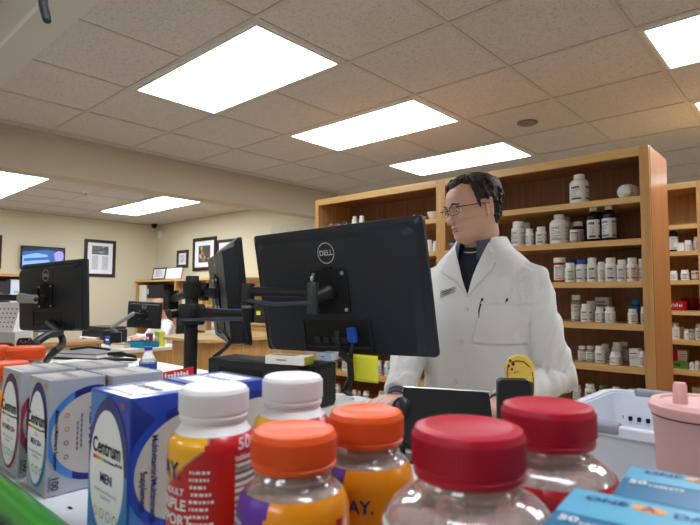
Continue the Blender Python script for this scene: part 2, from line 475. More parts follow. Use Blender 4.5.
R6 = 'on the shelf above the white basket'
B_ = [
 (570, 588, 175, 2.87, 0, 'jug', 'black', 'large white bottle with a dark printed panel standing upright', R1),
 (511.5, 525, 222, 2.87, 1, 'pill', 'grey', 'wide white grey-labelled bottle right behind the pharmacist\'s head', R2),
 (521, 531, 223, 2.98, 1, 'pill', 'none', 'plain white bottle set back behind the wide one', R2),
 (525.5, 533.5, 229, 2.86, 1, 'pill', 'grey', 'small slim white bottle in front of a taller pair', R2),
 (536, 546, 227, 2.86, 1, 'pill', 'black', 'small white bottle standing alone left of the big one', R2),
 (550, 568, 215, 2.88, 1, 'jug', 'grey', 'big white narrow-necked bottle left of the amber vial', R2),
 (560, 573, 217, 3.02, 1, 'jug', 'none', 'white narrow-necked bottle half hidden behind the big one', R2),
 (570, 577.5, 230, 2.85, 1, 'vial', 'orange', 'tiny amber vial with white cap and yellow label', R2),
 (572.5, 583.5, 222, 2.95, 1, 'jar', 'grey', 'brown white-capped jar behind the tiny amber vial', R2),
 (587, 599, 208, 2.88, 1, 'syrup', 'black', 'left one of two tall dark syrup bottles with white labels', R2),
 (602, 615, 206, 2.88, 1, 'syrup', 'blue', 'right one of two tall dark syrup bottles with white labels', R2),
 (596, 604, 208, 3.02, 1, 'syrup', 'none', 'dark syrup bottle set back between the front pair', R2),
 (554, 565, 258, 2.87, 2, 'vial', 'orange', 'amber vial with a white cap, leftmost in the row', R3),
 (565, 575, 263, 2.86, 2, 'pill', 'green', 'white bottle with a green label beside the amber vial', R3),
 (568, 578.5, 260, 2.97, 2, 'pill', 'none', 'blue-capped bottle at the back beside the amber vial', R3, 'blue'),
 (576, 586.5, 260, 2.87, 2, 'pill', 'blue', 'blue-capped white bottle in the front row', R3, 'blue'),
 (587, 597, 258, 2.87, 2, 'pill', 'black', 'black-marked white bottle just right of the front blue-capped one', R3),
 (597.5, 605, 262, 2.86, 2, 'pill', 'grey', 'slim short white bottle between two taller ones', R3),
 (605, 616, 258, 2.87, 2, 'pill', 'black', 'largest white bottle of the row, with black band,', R3),
 (617, 626.5, 260, 2.87, 2, 'pill', 'blue', 'white bottle with a violet-blue band', R3),
 (627, 637, 258, 2.87, 2, 'pill', 'red', 'white bottle with a thin red stripe near its foot', R3),
 (638, 643.5, 259, 2.88, 2, 'pill', 'grey', 'white bottle half hidden by the upright', R3),
 (571, 581, 295, 2.93, 3, 'clear', 'grey', 'large cloudy jar beside the white sleeve', R4),
 (581, 591, 304, 2.86, 3, 'pill', 'black', 'white bottle with black print at the left of the row', R4),
 (586, 596, 301, 2.96, 3, 'pill', 'none', 'taller white bottle set back at the left', R4),
 (595.5, 603.5, 307, 2.86, 3, 'pill', 'green', 'short white bottle with green label left of its twin', R4),
 (605, 615, 307, 2.86, 3, 'pill', 'grey', 'short grey-labelled bottle in front of the teal box', R4),
 (628, 637, 309, 2.86, 3, 'pill', 'green', 'white bottle with green label in front of the blue jar', R4),
 (631, 641, 300, 2.96, 3, 'bluejar', 'none', 'blue plastic jar standing behind a white bottle', R4, 'teal'),
 (640.5, 645, 307, 2.87, 3, 'pill', 'grey', 'white bottle at the far right end by the upright', R4),
 (578, 586, 346, 2.9, 4, 'clear', 'grey', 'cloudy bottle touching the white sleeve', R5),
 (586, 595, 346, 2.9, 4, 'clear', 'green', 'cloudy bottle with greenish label near the sleeve', R5),
 (595, 605, 346, 2.86, 4, 'pill', 'black', 'white black-printed bottle, left one of a touching pair', R5),
 (601, 609, 344, 2.95, 4, 'pill', 'grey', 'white bottle set back in a touching pair', R5),
 (610, 621, 352, 2.85, 4, 'pill', 'orange', 'white bottle with an orange label', R5),
 (612, 622, 342.5, 2.94, 4, 'pill', 'grey', 'tall white bottle right behind the orange-labelled one', R5),
 (619, 628, 342, 3.0, 4, 'clear', 'grey', 'grey bottle at the back, right of the orange-labelled one', R5),
 (639, 645, 351, 2.85, 4, 'pill', 'red', 'white bottle with a red band at the right end', R5),
 (573, 581, 385, 2.87, 5, 'pill', 'grey', 'white bottle half hidden by the sleeve', R6),
 (585, 595, 384, 2.87, 5, 'pill', 'black', 'white bottle with black print', R6),
 (599, 607, 386, 2.87, 5, 'pill', 'green', 'green-capped white bottle', R6, 'green'),
 (612, 621, 387, 2.87, 5, 'pill', 'grey', 'white bottle right of the green-capped one', R6),
 (628, 638, 389, 2.87, 5, 'clear', 'grey', 'grey lidded bottle behind the basket handle', R6),
 # middle gap left of the pharmacist's head
 (449, 456, 241, 2.87, 1, 'pill', 'blue', 'small blue-labelled white bottle under the chin', 'beside the bookcase\'s middle upright', 'blue'),
 (457.5, 462, 242, 2.9, 1, 'pill', 'black', 'small white bottle partly behind the chin', 'beside the bookcase\'s middle upright'),
 (463, 470, 241, 2.9, 1, 'pill', 'grey', 'small white bottle almost hidden behind the jaw', 'beside the bookcase\'s middle upright'),
 # left bay
 (352, 357.5, 216.5, 2.86, 0, 'pill', 'none', 'left one of two tiny white bottles above the big monitor', 'on the top shelf'),
 (359, 364.5, 216, 2.86, 0, 'pill', 'none', 'right one of two tiny white bottles above the big monitor', 'on the top shelf'),
 (427, 432.5, 240, 2.86, 1, 'pill', 'none', 'slim white bottle nearer the monitor\'s top right corner', 'on the second shelf'),
 (432.8, 438, 241, 2.86, 1, 'pill', 'none', 'slim white bottle touching the bookcase\'s middle upright', 'on the shelf'),
 (376, 383, 360, 2.87, 5, 'pill', 'grey', 'white bottle touching the yellow note\'s right edge', 'on the shelf under the monitor'),
 (384, 390.5, 361, 2.86, 5, 'pill', 'blue', 'blue-marked white bottle near the yellow note', 'on the shelf under the monitor'),
 (390.5, 396, 364, 2.88, 5, 'pill', 'grey', 'rightmost white bottle of three beside the yellow note', 'on the shelf under the monitor'),
 (430.5, 435, 372, 2.87, 5, 'pill', 'black', 'left one of two tiny bottles between monitor and coat', 'on a low shelf'),
 (435, 439, 371, 2.9, 5, 'pill', 'grey', 'right one of two tiny bottles between monitor and coat', 'on a low shelf'),
 (324, 331, 353, 2.87, 5, 'pill', 'grey', 'white bottle left of the green-capped one, behind the cables,', 'on the shelf under the monitor'),
 (332, 338, 353, 2.9, 5, 'pill', 'green', 'green-capped white bottle seen behind the cables', 'on the shelf under the monitor', 'green'),
 (342, 349, 352, 2.87, 5, 'pill', 'grey', 'white bottle immediately left of the yellow note', 'on the shelf under the monitor'),
 (333, 341, 384, 2.87, 6, 'pill', 'grey', 'white bottle seen through the loop of cables', 'on the lower shelf'),
 (346, 352, 391, 2.87, 6, 'pill', 'black', 'leftmost white bottle of the trio below the yellow note', 'on the lower shelf'),
 (352, 357, 390, 2.87, 6, 'pill', 'grey', 'middle white bottle of the trio below the yellow note', 'on the lower shelf'),
 (357, 361, 391, 2.9, 6, 'pill', 'none', 'plain white bottle set back below the yellow note', 'on the lower shelf'),
 (363, 370, 391, 2.87, 6, 'pill', 'blue', 'white bottle directly above the orange cap, left of the hand', 'on the lower shelf'),
 (378, 385, 391, 2.87, 6, 'pill', 'grey', 'white bottle just above the pharmacist\'s hand', 'on the lower shelf'),
]
for e in B_:
    px0, px1, yt, Y, si, kind, lc, desc, where = e[:9]
    shelf_bottle(px0, px1, yt, Y, SH[si], kind, lc, desc, where, e[9] if len(e) > 9 else None)
FC = 'in the far right-edge bookcase'
for px0, px1, yt, Y, si, kind, lc, desc, capc in [
 (669, 677, 228, 4.0, 1, 'syrup', 'grey', 'dark syrup bottle with white label standing left', None),
 (677, 684, 243, 4.0, 1, 'pill', 'none', 'small white bottle right of the dark syrup bottle', None),
 (684.5, 691.5, 240.5, 4.0, 1, 'pill', 'grey', 'white bottle left of the inner post', None),
 (693.5, 700.5, 237, 4.0, 1, 'pill', 'grey', 'white bottle just right of the inner post', None),
 (669.5, 677, 271, 4.0, 2, 'pill', 'grey', 'round white bottle, left of three on a middle shelf,', None),
 (681, 688.5, 270, 4.0, 2, 'pill', 'black', 'round white bottle, centre of three on a middle shelf,', None),
 (692, 699.5, 271, 4.0, 2, 'vial', 'orange', 'amber vial, right of three on a middle shelf,', None),
 (671.5, 679, 323, 4.0, 4, 'pill', 'grey', 'tall white bottle below the red tub', None),
 (679, 684, 327, 4.06, 4, 'pill', 'none', 'plain short white bottle below the red tub', None),
 (684, 688.5, 329, 4.0, 4, 'pill', 'black', 'small printed white bottle below the red bowl', None),
 (689, 694.5, 329, 4.02, 4, 'clear', 'grey', 'cloudy bottle near the inner post under the red bowl', None),
 (695.5, 703, 324, 4.0, 4, 'pill', 'grey', 'tall white bottle cut by the photo edge', None),
 (689.5, 694, 362, 4.0, 5, 'pill', 'grey', 'short white bottle right of the green carton', None),
 (695, 701, 361, 4.0, 5, 'pill', 'grey', 'white bottle at the photo edge beyond the green carton', None)]:
    shelf_bottle(px0, px1, yt, Y, SH2[si], kind, lc, desc, FC, capc, 'medicine bottles in the second bookcase')
# lying bottle on the top shelf
t = bpy.data.objects.new('pill_bottle', None); COL.objects.link(t)
for ch in unit_bottle('pill', 'blue').children:
    k = ch.copy(); COL.objects.link(k); k.parent = t
t.scale = (.044, .044, .155); t.location = (-.735, 3.04, SH[0]+.0447)
t.rotation_euler = (PI/2, 0, -.15)
tag(t, 'white bottle lying on its side on the top shelf near the right upright', 'bottle', 'medicine bottles on the oak shelves')
def carton(name, label, cat, x0, x1, y0, y1, z0, z1, m, stripes=(), group=None):
    t = thing(name, label, cat, ((x0+x1)/2, (y0+y1)/2, z0+.0005), 0, group)
    w, d, h = (x1-x0)/2, (y1-y0)/2, z1-z0
    MB().box(-w, w, -d, d, 0, h, m).build('box', t, .001)
    g = MB()
    for (a, b, c, e, mm) in stripes:
        g.box(-w+2*w*a, -w+2*w*b, -d-.0012, -d-.0002, h*c, h*e, mm)
    if stripes: g.build('print', t)
    return t
def pxbox(px0, px1, ytop, Y, z, dep): 
    a = at_y(px0, ytop, Y); b = at_y(px1, ytop, Y); return a.x, b.x, Y, Y+dep, z, (a.z+b.z)/2
x0, x1, y0, y1, z0, z1 = pxbox(595, 609, 297.5, 3.0, SH[3], .05)
carton('medicine_box', 'pale box with a teal lower half behind the short bottles on the fourth shelf', 'box', x0, x1, y0, y1, z0, z1, mat('pale_card', (206, 212, 214), .6), [(0, 1, 0, .5, M_teal), (.15, .85, .62, .7, M_inkgrey), (.15, .7, .78, .84, M_inkgrey)])
x0, x1, y0, y1, z0, z1 = pxbox(629, 638.5, 349, 2.86, SH[4], .06)
carton('medicine_box', 'small white carton near the right end of the fifth shelf', 'box', x0, x1, y0, y1, z0, z1, M_lab, [(.1, .8, .7, .76, M_inkgrey), (.1, .9, .5, .53, M_inkgrey), (.1, .6, .4, .43, M_inkgrey)])
x0, x1, y0, y1, z0, z1 = pxbox(673, 688, 361.5, 4.0, SH2[5], .1)
carton('medicine_box', 'bright green carton on the low shelf of the second bookcase', 'box', x0, x1, y0, y1, z0, z1, mat('green_card', (92, 140, 50), .6), [(.1, .5, .3, .7, mat('dark_green', (40, 84, 30)))])
x0b, x1b, y0, y1, z0b, z1b = pxbox(673, 687, 350.5, 4.01, z1, .08)
carton('medicine_box', 'white carton with a red left half on top of the green carton', 'box', x0b, x1b, y0, y1, z1+.0006, z1b, M_lab, [(0, .32, 0, 1, M_red), (.45, .9, .6, .66, M_inkgrey), (.45, .8, .4, .45, M_inkgrey)])
x0, x1, y0, y1, z0, z1 = pxbox(691, 703, 388, 4.0, SH2[6], .06)
carton('medicine_box', 'pale carton with an orange base on the lowest visible shelf at the right edge', 'box', x0, x1, y0, y1, z0, z1, M_lab, [(.15, 1, .1, .55, mat('orange_card', (206, 110, 50), .6)), (.0, .08, 0, 1, mat('grey_blue_card', (90, 100, 120)))])
# red tub and bowl
c = at_y(678, 311, 4.0)
t = thing('medicine_tub', 'red plastic tub with white lettering left of the red bowl', 'tub', (c.x, 4.03, SH2[3]+.0004))
MB().lathe([(0, 0), (.043, 0), (.05, .06), (.052, .062), (.048, .062), (.042, .003), (0, .003)], M_red, 28).build('tub', t)
g = MB()
for i, (hh_, w_) in enumerate(((.016, .006), (.024, .004), (.014, .007), (.024, .004), (.014, .007), (.018, .005))):
    a0 = -.75+i*.24; g.lathe([(.0512, .024), (.0512, .024+hh_)], M_paper, 3, a0=a0-PI/2, a1=a0-PI/2+w_/.05)
g.build('lettering', t)
c = at_y(691, 311, 4.1)
t = MB().lathe([(0, .012), (.02, 0), (.03, 0), (.055, .05), (.062, .082), (.058, .082), (.05, .05), (.025, .014), (0, .014)], mat('red_glaze', (140, 18, 32), .2), 28).build('bowl')
t.location = (c.x, 4.14, SH2[3]+.0004); tag(t, 'dark red bowl standing behind and right of the red tub', 'bowl')
# mortars and glassware on the top shelf of the left bay
M_porc = mat('white_porcelain', (232, 228, 218), .2)
c = at_y(434, 210, 2.9)
t = thing('mortar', 'white porcelain mortar with a pestle, beside the middle upright over the monitor', 'mortar', (c.x-.0, 2.9, SH[0]+.0004))
MB().lathe([(0, 0), (.024, 0), (.026, .006), (.034, .02), (.043, .045), (.046, .056), (.042, .056), (.032, .025), (0, .012)], M_porc, 28).build('bowl', t)
MB().tube([(0, 0, .021), (.012, .004, .05), (.02, .008, .072)], [.008, .005, .006], M_porc, 10).build('pestle', t)
c = at_y(421, 214, 2.9)
t = thing('mortar', 'shallow white porcelain dish left of the deeper mortar over the monitor', 'dish', (c.x, 2.89, SH[0]+.0004))
MB().lathe([(0, 0), (.022, 0), (.034, .014), (.046, .034), (.043, .034), (.03, .014), (0, .008)], M_porc, 28).build('bowl', t)
MB().tube([(0, 0, .017), (-.03, 0, .036), (-.05, 0, .05)], [.006, .005, .006], M_porc, 10).build('pestle', t)
M_glass = mat('clear_glass', (255, 255, 255), .02, trans=1.0, ior=1.45)
for px, lb, dy in ((330, 'clear glass beaker at the left end of the top shelf', 0), (338, 'clear glass beaker, middle one of three on the top shelf', .03), (345.5, 'clear glass beaker nearest the two tiny white bottles', 0)):
    c = at_y(px, 219, 2.87+dy)
    t = MB().lathe([(0, 0), (.024, 0), (.026, .003), (.026, .06), (.029, .066), (.0265, .066), (.0235, .06), (.0235, .004), (0, .0035)], M_glass, 24).build('beaker')
    t.location = (c.x, 2.87+dy, SH[0]+.0004); tag(t, lb, 'glass', 'glass beakers on the top shelf')

# ------------------------------------------------------------------ counters
WT = .99
t = thing('pharmacy_counter', 'long white-topped pharmacy work counter between the camera and the pharmacist', 'counter', (0, 0, 0))
MB().rbox(-3.6, 2.0, .50, 1.47, WT-.035, WT, .008, M_laminate, ax='x').build('worktop', t)
MB().box(-3.55, 1.95, .56, 1.40, .09, WT-.0355, M_oakz).build('cabinet_body', t)
MB().box(-3.1, 1.9, .6, 1.34, 0, .0895, M_blackmat).build('kickboard', t)
t = MB().box(-1.62, -.825, .52, .93, 0, .118, M_laminate).build('riser_shelf', None, .003)
t.location = (0, 0, WT+.0004); tag(t, 'low white riser under the black desktop computer on the counter', 'riser')
RZ = WT+.1184

# product display unit in front of the camera
ZS = 1.133
du = thing('display_unit', 'white metal display shelf with a green price rail holding the vitamins', 'display shelf', (0, 0, 0))
M_wm = mat('white_enamel', (222, 224, 226), .3, noise_amt=.02)
h = MB().box(-1.6, .5, .2, .49, ZS-.02, ZS, M_wm)
for i in range(42):
    for j in range(5):
        x = -1.585+i*.05; y = .222+j*.055
        h.rbox(x-.0045, x+.0045, y-.0018, y+.0018, ZS-.001, ZS+.0003, .0015, M_blackmat, ax='z')
h.build('shelf_top', du)
# green price rail: a curved plastic profile along the front edge
M_green = mat('green_price_rail', (44, 138, 40), .28, coat=.4)
cy, cz = .184, ZS+.001
ring = [(cy+.0150*math.cos(2*PI*k/24), cz+.0165*math.sin(2*PI*k/24)) for k in range(24)]
MB().loft([[Vector((x, y, z)) for y, z in ring] for x in (-1.6, .5)], M_green).build('price_rail', du)
MB().box(-1.6, .5, .152, .164, ZS-.09, ZS-.008, mat('grey_rail_lip', (120, 124, 130), .4, metal=.3)).build('rail_lip', du)
MB().box(-1.6, .5, .18, .486, .05, ZS-.0205, M_wm).build('cabinet_body', du)
MB().box(-1.58, .48, .2, .47, 0, .0495, M_blackmat).build('kickboard', du)

# ------------------------------------------------------------------ vitamins on the display unit
M_cb = mat('carton_blue', (22, 66, 176), .3, coat=.3)
M_cb2 = mat('carton_deep_blue', (14, 40, 130), .3, coat=.3)
M_clb = mat('carton_light_blue', (70, 130, 206), .3, coat=.3)
M_cg = mat('carton_silver', (172, 176, 184), .35, coat=.2)
M_cbe = mat('carton_beige', (196, 186, 176), .45)
M_cw = mat('carton_white', (236, 238, 242), .4)
M_ppl = mat('carton_plum', (70, 20, 60), .4); M_pink = mat('carton_rose', (176, 60, 100), .4)
M_rb = [mat('rainbow_%s' % n, c, .5) for n, c in (('red', (200, 60, 40)), ('orange', (224, 140, 40)), ('yellow', (214, 196, 50)), ('green', (80, 150, 80)), ('teal', (50, 110, 170)), ('blue', (40, 50, 130)))]
def ell(cx, cz, a, b, n=40, t0=0, t1=2*PI): return [(cx+a*math.cos(t0+(t1-t0)*k/n), cz+b*math.sin(t0+(t1-t0)*k/n)) for k in range(n+1 if t1-t0 < 6.28 else n)]
def clip_ell(cx, cz, a, b, x0, x1, z0, z1):
    out = []
    for x, z in ell(cx, cz, a, b, 72):
        out.append((min(max(x, x0), x1), min(max(z, z0), z1)))
    o2 = []
    for p in out:
        if not o2 or (abs(p[0]-o2[-1][0])+abs(p[1]-o2[-1][1])) > 1e-5: o2.append(p)
    return o2
def supplement_box(label, xr, yf, kind, H, W=.068, Dp=.065, zb=ZS+.0006, rz=0):
    t = thing('supplement_box', label, 'box', (xr-W/2, yf, zb), rz, 'multivitamin boxes on the display shelf')
    base = M_cb if kind == 'blue' else M_cg
    MB().box(-W/2, W/2, 0, Dp, 0, H, base).build('carton', t, .0012)
    g = MB()
    def F_(pts, m, lay): g.poly([(x, -.0003-.0002*lay, z) for x, z in pts], m)
    rim, rim2 = {'blue': (M_cb2, M_clb), 'men': (M_navy, M_clb), 'women': (M_ppl, M_pink)}[kind]
    h2 = W/2-.0015
    if kind == 'blue':
        F_([(-h2, H*.5), (0, H*.35), (h2, H*.6), (h2, .0015), (-h2, .0015)], M_clb, 0)
        F_([(-h2, H-.0015), (-h2*.1, H-.0015), (-h2, H*.72)], M_clb, 0)
    cz = H*.50
    F_(clip_ell(0, cz, W*.50, H*.46, -h2, h2, .001, H-.001), rim, 1)
    F_([p for p in clip_ell(0, cz, W*.50, H*.46, -h2, h2, .001, cz)], rim2, 2)
    F_(clip_ell(-.001, cz-.003, W*.425, H*.405, -h2, h2, .001, H-.001), M_cw, 3)
    fl = lambda dx, dz: (lambda a, b: (dx+a, -.0014, dz+b))
    g.text('Centrum', .0185, fl(-.001, H*.63), M_txt, True, .82)
    for i in range(18):
        x0 = -.027+i*.0024
        g.box(x0, x0+.0025, -.0014, -.0012, H*.555-.0018, H*.555+.0014-.0001*i, M_rb[i//3])
    for i in range(3): g.box(.018+i*.0045, .0205+i*.0045, -.0014, -.0012, H*.555-.0012, H*.555+.0012, M_txt)
    g.text({'blue': 'MEN', 'men': 'MEN 50+', 'women': 'WOMEN 50+'}[kind], .0115 if kind == 'blue' else .0085, fl(0, H*.43), M_navy if kind != 'women' else M_ppl, True)
    if kind != 'blue': g.text('Silver', .005, fl(0, H*.50), M_inkgrey)
    g.text('Multivitamin/Multimineral', .0042, fl(0, H*.345), M_inkgrey)
    g.text('Supplement', .0042, fl(0, H*.31), M_inkgrey)
    for i in range(4):
        c = (M_rb[1], M_rb[3], M_rb[4], M_rb[5])[i]
        g.raw([(-.019+i*.0126+r*math.cos(2*PI*k/14), -.0014, H*.2+r*math.sin(2*PI*k/14)) for r in (.0034, .0042) for k in range(14)], [(k, (k+1) % 14, 14+(k+1) % 14, 14+k) for k in range(14)], c)
    g.text('*', .012, fl(W*.36, H*.925), M_rb[0], True)
    # side panel facing +X
    def S_(pts, m, lay): g.poly([(W/2+.0003+.0002*lay, y, z) for y, z in pts], m)
    d1 = Dp-.0015
    if kind == 'blue':
        S_([(.0015, H*.5), (Dp*.4, H*.8), (.0015, H-.0015)], M_cb2, 0)
        S_([(.0015, .0015), (d1, .0015), (d1, H*.2), (.0015, H*.35)], M_clb, 0)
    S_(clip_ell(Dp*.80, cz, Dp*.84, H*.42, .0012, d1, .001, H-.001), rim, 1)
    S_(clip_ell(Dp*.80, cz, Dp*.84, H*.42, .0012, d1*.45, .001, H-.001), M_cb if kind == 'blue' else rim2, 2)
    S_(clip_ell(Dp*.84, cz, Dp*.78, H*.365, .0012, d1, .001, H-.001), M_cbe, 3)
    vt = lambda dy, dz: (lambda a, b: (W/2+.0014, dy+b, dz-a))       # text turned to read downwards
    if kind == 'blue':
        g.text('Multivitamin/Multimineral', .0078, vt(Dp*.30, H*.47), M_navy, True, .9)
        g.text('Supplement', .0078, vt(Dp*.17, H*.40), M_navy, True, .9)
        for i in range(4): g.text('o', .012, vt(Dp*.6, H*.72-i*H*.15), (M_rb[1], M_inkgrey, M_inkgrey, M_inkgrey)[i])
    else:
        g.text({'men': 'MEN 50+', 'women': 'WOMEN 50+'}[kind], .013, vt(Dp*.78, H*.53), M_navy if kind == 'men' else M_ppl, True)
        g.text('Multivitamin/Multimineral Supplement', .0052, vt(Dp*.14, H*.48), M_txt, True, .8)
        for j_, (f0, f1) in enumerate(((.36, .62), (.38, .66))):
            z_i = H*f0
            while z_i < H*f1: g.box(W/2+.0008, W/2+.0013, Dp*(.49+.07*j_), Dp*(.49+.07*j_)+.0018, z_i, z_i+.0042, M_inkgrey); z_i += .0055
        for i in range(4): g.text('o', .011, vt(Dp*.33, H*.68-i*H*.12), (M_rb[1], M_rb[1], M_inkgrey, M_inkgrey)[i])
        g.text('100', .010, vt(Dp*.14, H*.11), M_txt, True); g.text('tablets', .006, vt(Dp*.06, H*.11), M_txt)
    # top panel
    g.poly([(-h2*.7, Dp*.12, H+.0004), (h2*.8, Dp*.12, H+.0004), (h2*.8, Dp*.86, H+.0004), (-h2*.7, Dp*.86, H+.0004)], M_cw if kind == 'blue' else M_cbe)
    g.text('Centrum', .014, lambda a, b: (a, Dp*.5+b, H+.0008), M_inkgrey, True)
    # open tuck-flap line along the rear of the lid
    g.box(-h2, h2, d1-.0016, d1-.0008, H, H+.0007, M_inkgrey)
    g.build('printed_artwork', t)
    return t
supplement_box('grey vitamin box with a plum arc and women 50+ lettering, leftmost on the shelf', -.7215, .213, 'women', .124, .072, .062)
supplement_box('grey vitamin box with a blue arc and men 50+ lettering, in front', -.629, .213, 'men', .124, .062, .060)
supplement_box('plain-looking grey vitamin box directly behind the grey men 50+ box', -.618, .276, 'men', .1235, .066, .062)
supplement_box('grey vitamin box behind the leftmost plum-arced one, only its lid showing', -.716, .279, 'women', .1235, .070, .062)
supplement_box('blue vitamin box lettered Centrum Men in a white oval, nearest blue one', -.435, .210, 'blue', .1305, .079, .072)
supplement_box('second blue vitamin box right behind the near blue one', -.438, .284, 'blue', .131, .079, .071)

M_capw = mat('closure_white', (238, 238, 240), .4, sss=0)
M_oran = mat('closure_orange', (238, 92, 34), .42)
M_redc = mat('closure_red', (182, 16, 46), .42)
M_labr = mat('label_red', (190, 26, 34), .3, coat=.4)
M_laby = mat('label_yellow', (240, 176, 20), .3, coat=.4)
M_lago = mat('label_amber', (228, 140, 12), .3, coat=.3)
M_silv = mat('label_silver_line', (170, 150, 130), .3, metal=.5)
M_pet = mat('clear_plastic', (250, 236, 230), .05, trans=.78, ior=1.25, coat=1)
M_purp = mat('label_purple', (92, 40, 150), .35)
def cap_mesh(r, h, m, ribs=72, smooth_top=.004, groove=True):
    g = MB()
    pr = [(0, 0), (r*.97, 0), (r*.985, .001)]
    if groove: pr += [(r*1.0, h*.12), (r*.965, h*.16), (r*.965, h*.19), (r, h*.22)]
    pr += [(r, h-smooth_top), (r-.0015, h-.0012), (r-smooth_top, h), (r-smooth_top-.002, h), (r-smooth_top-.003, h-.0006), (0, h-.0006)]
    g.lathe(pr, m, 64)
    for k in range(ribs):
        a = 2*PI*k/ribs
        g.box(-.0005, .0005, -.0004, .0006, h*.26, h-smooth_top, m, Matrix.Rotation(a, 4, 'Z') @ Matrix.Translation((0, r, 0)))
    return g
def wrap(r, a0, z0):      # text on a cylinder, a0 = angle of the text centre measured from -Y towards +X
    return lambda a, b: (r*math.sin(a0+a/r), -r*math.cos(a0+a/r), z0+b)
# tall white-capped bottles with yellow and red wrap label
def tablet_bottle(label, x, y, rz):
    t = thing('vitamin_bottle', label, 'bottle', (x, y, ZS+.0006), rz, 'white-capped tablet bottles')
    R = .0325; H = .117; n = .020
    bp = [(0, 0), (R-.002, 0), (R, .003), (R, .107), (R-.0015, .112), (R-.006, .117), (n+.004, .1205), (n+.0015, .1225), (n+.0015, .1235), (0, .1235)]
    MB().lathe(bp, M_capw, 64).build('body', t)
    cap_mesh(.0255, .0245, M_capw, 90).build('cap', t).location = (0, 0, .1240)
    MB().lathe([(.0225, 0), (.0235, .0015), (.0235, .0035), (.0225, .004)], M_capw, 48).build('neck_ring', t).location = (0, 0, .1195)
    g = MB()
    def mf(a, z):
        # angle from -Y toward +X
        b = math.atan2(math.cos(a), -math.sin(a))
        edge = .110+.026*b+.03*max(0, b+.15)
        if b > 1.9 or b < -1.9: return M_cw
        if b > .55 and z < .096: return M_cw if z > .091 else (M_inkgrey if int(z*420) % 2 else M_cw)
        if z > edge+.0018: return M_laby
        if z > edge: return M_silv
        return M_labr
    rows = [(R+.0004, .006+k*(.101/76)) for k in range(77)]+[(R-.0008, .1115), (R-.0045, .1155)]
    g.lathe(rows, M_labr, 120, matf=mf)
    g.text('DAY.', .0165, wrap(R+.0009, -1.12, .092), M_navy, True, .9)
    g.text('ONE A', .0165, wrap(R+.0009, -2.2, .096), M_navy, True, .9)
    g.text('ADULT', .0062, wrap(R+.0009, -.84, .0785), M_cw, True)
    g.text('TRIPLE', .0105, wrap(R+.0009, -.95, .0695), M_cw, True)
    g.text('SUPPORT', .0105, wrap(R+.0009, -1.0, .0590), M_cw, True)
    rr = random.Random(8)
    for i in range(12):          # rows of fine print
        a_ = -.42+rr.uniform(0, .06); z_ = .092-i*.0050
        while a_ < .02+rr.uniform(-.1, .06):
            st_ = rr.uniform(.03, .10); g.lathe([(R+.0009, z_), (R+.0009, z_+.0021)], M_cw, 2, a0=a_-PI/2, a1=a_-PI/2+st_); a_ += st_+.03
    g.text('Supplement Facts', .0042, wrap(R+.0012, 1.0, .0935), M_txt, True)
    g.text('50', .012, wrap(R+.0009, .80, .110), M_cw, True); g.text('tablets', .006, wrap(R+.0009, .80, .1005), M_cw, True)
    g.build('wrap_label', t)
    return t
tablet_bottle('white-capped vitamin bottle with yellow and red label, directly right of the blue box', -.353, .236, .90)
tablet_bottle('white-capped vitamin bottle mostly hidden behind the nearer orange-capped bottle', -.350, .313, .5)
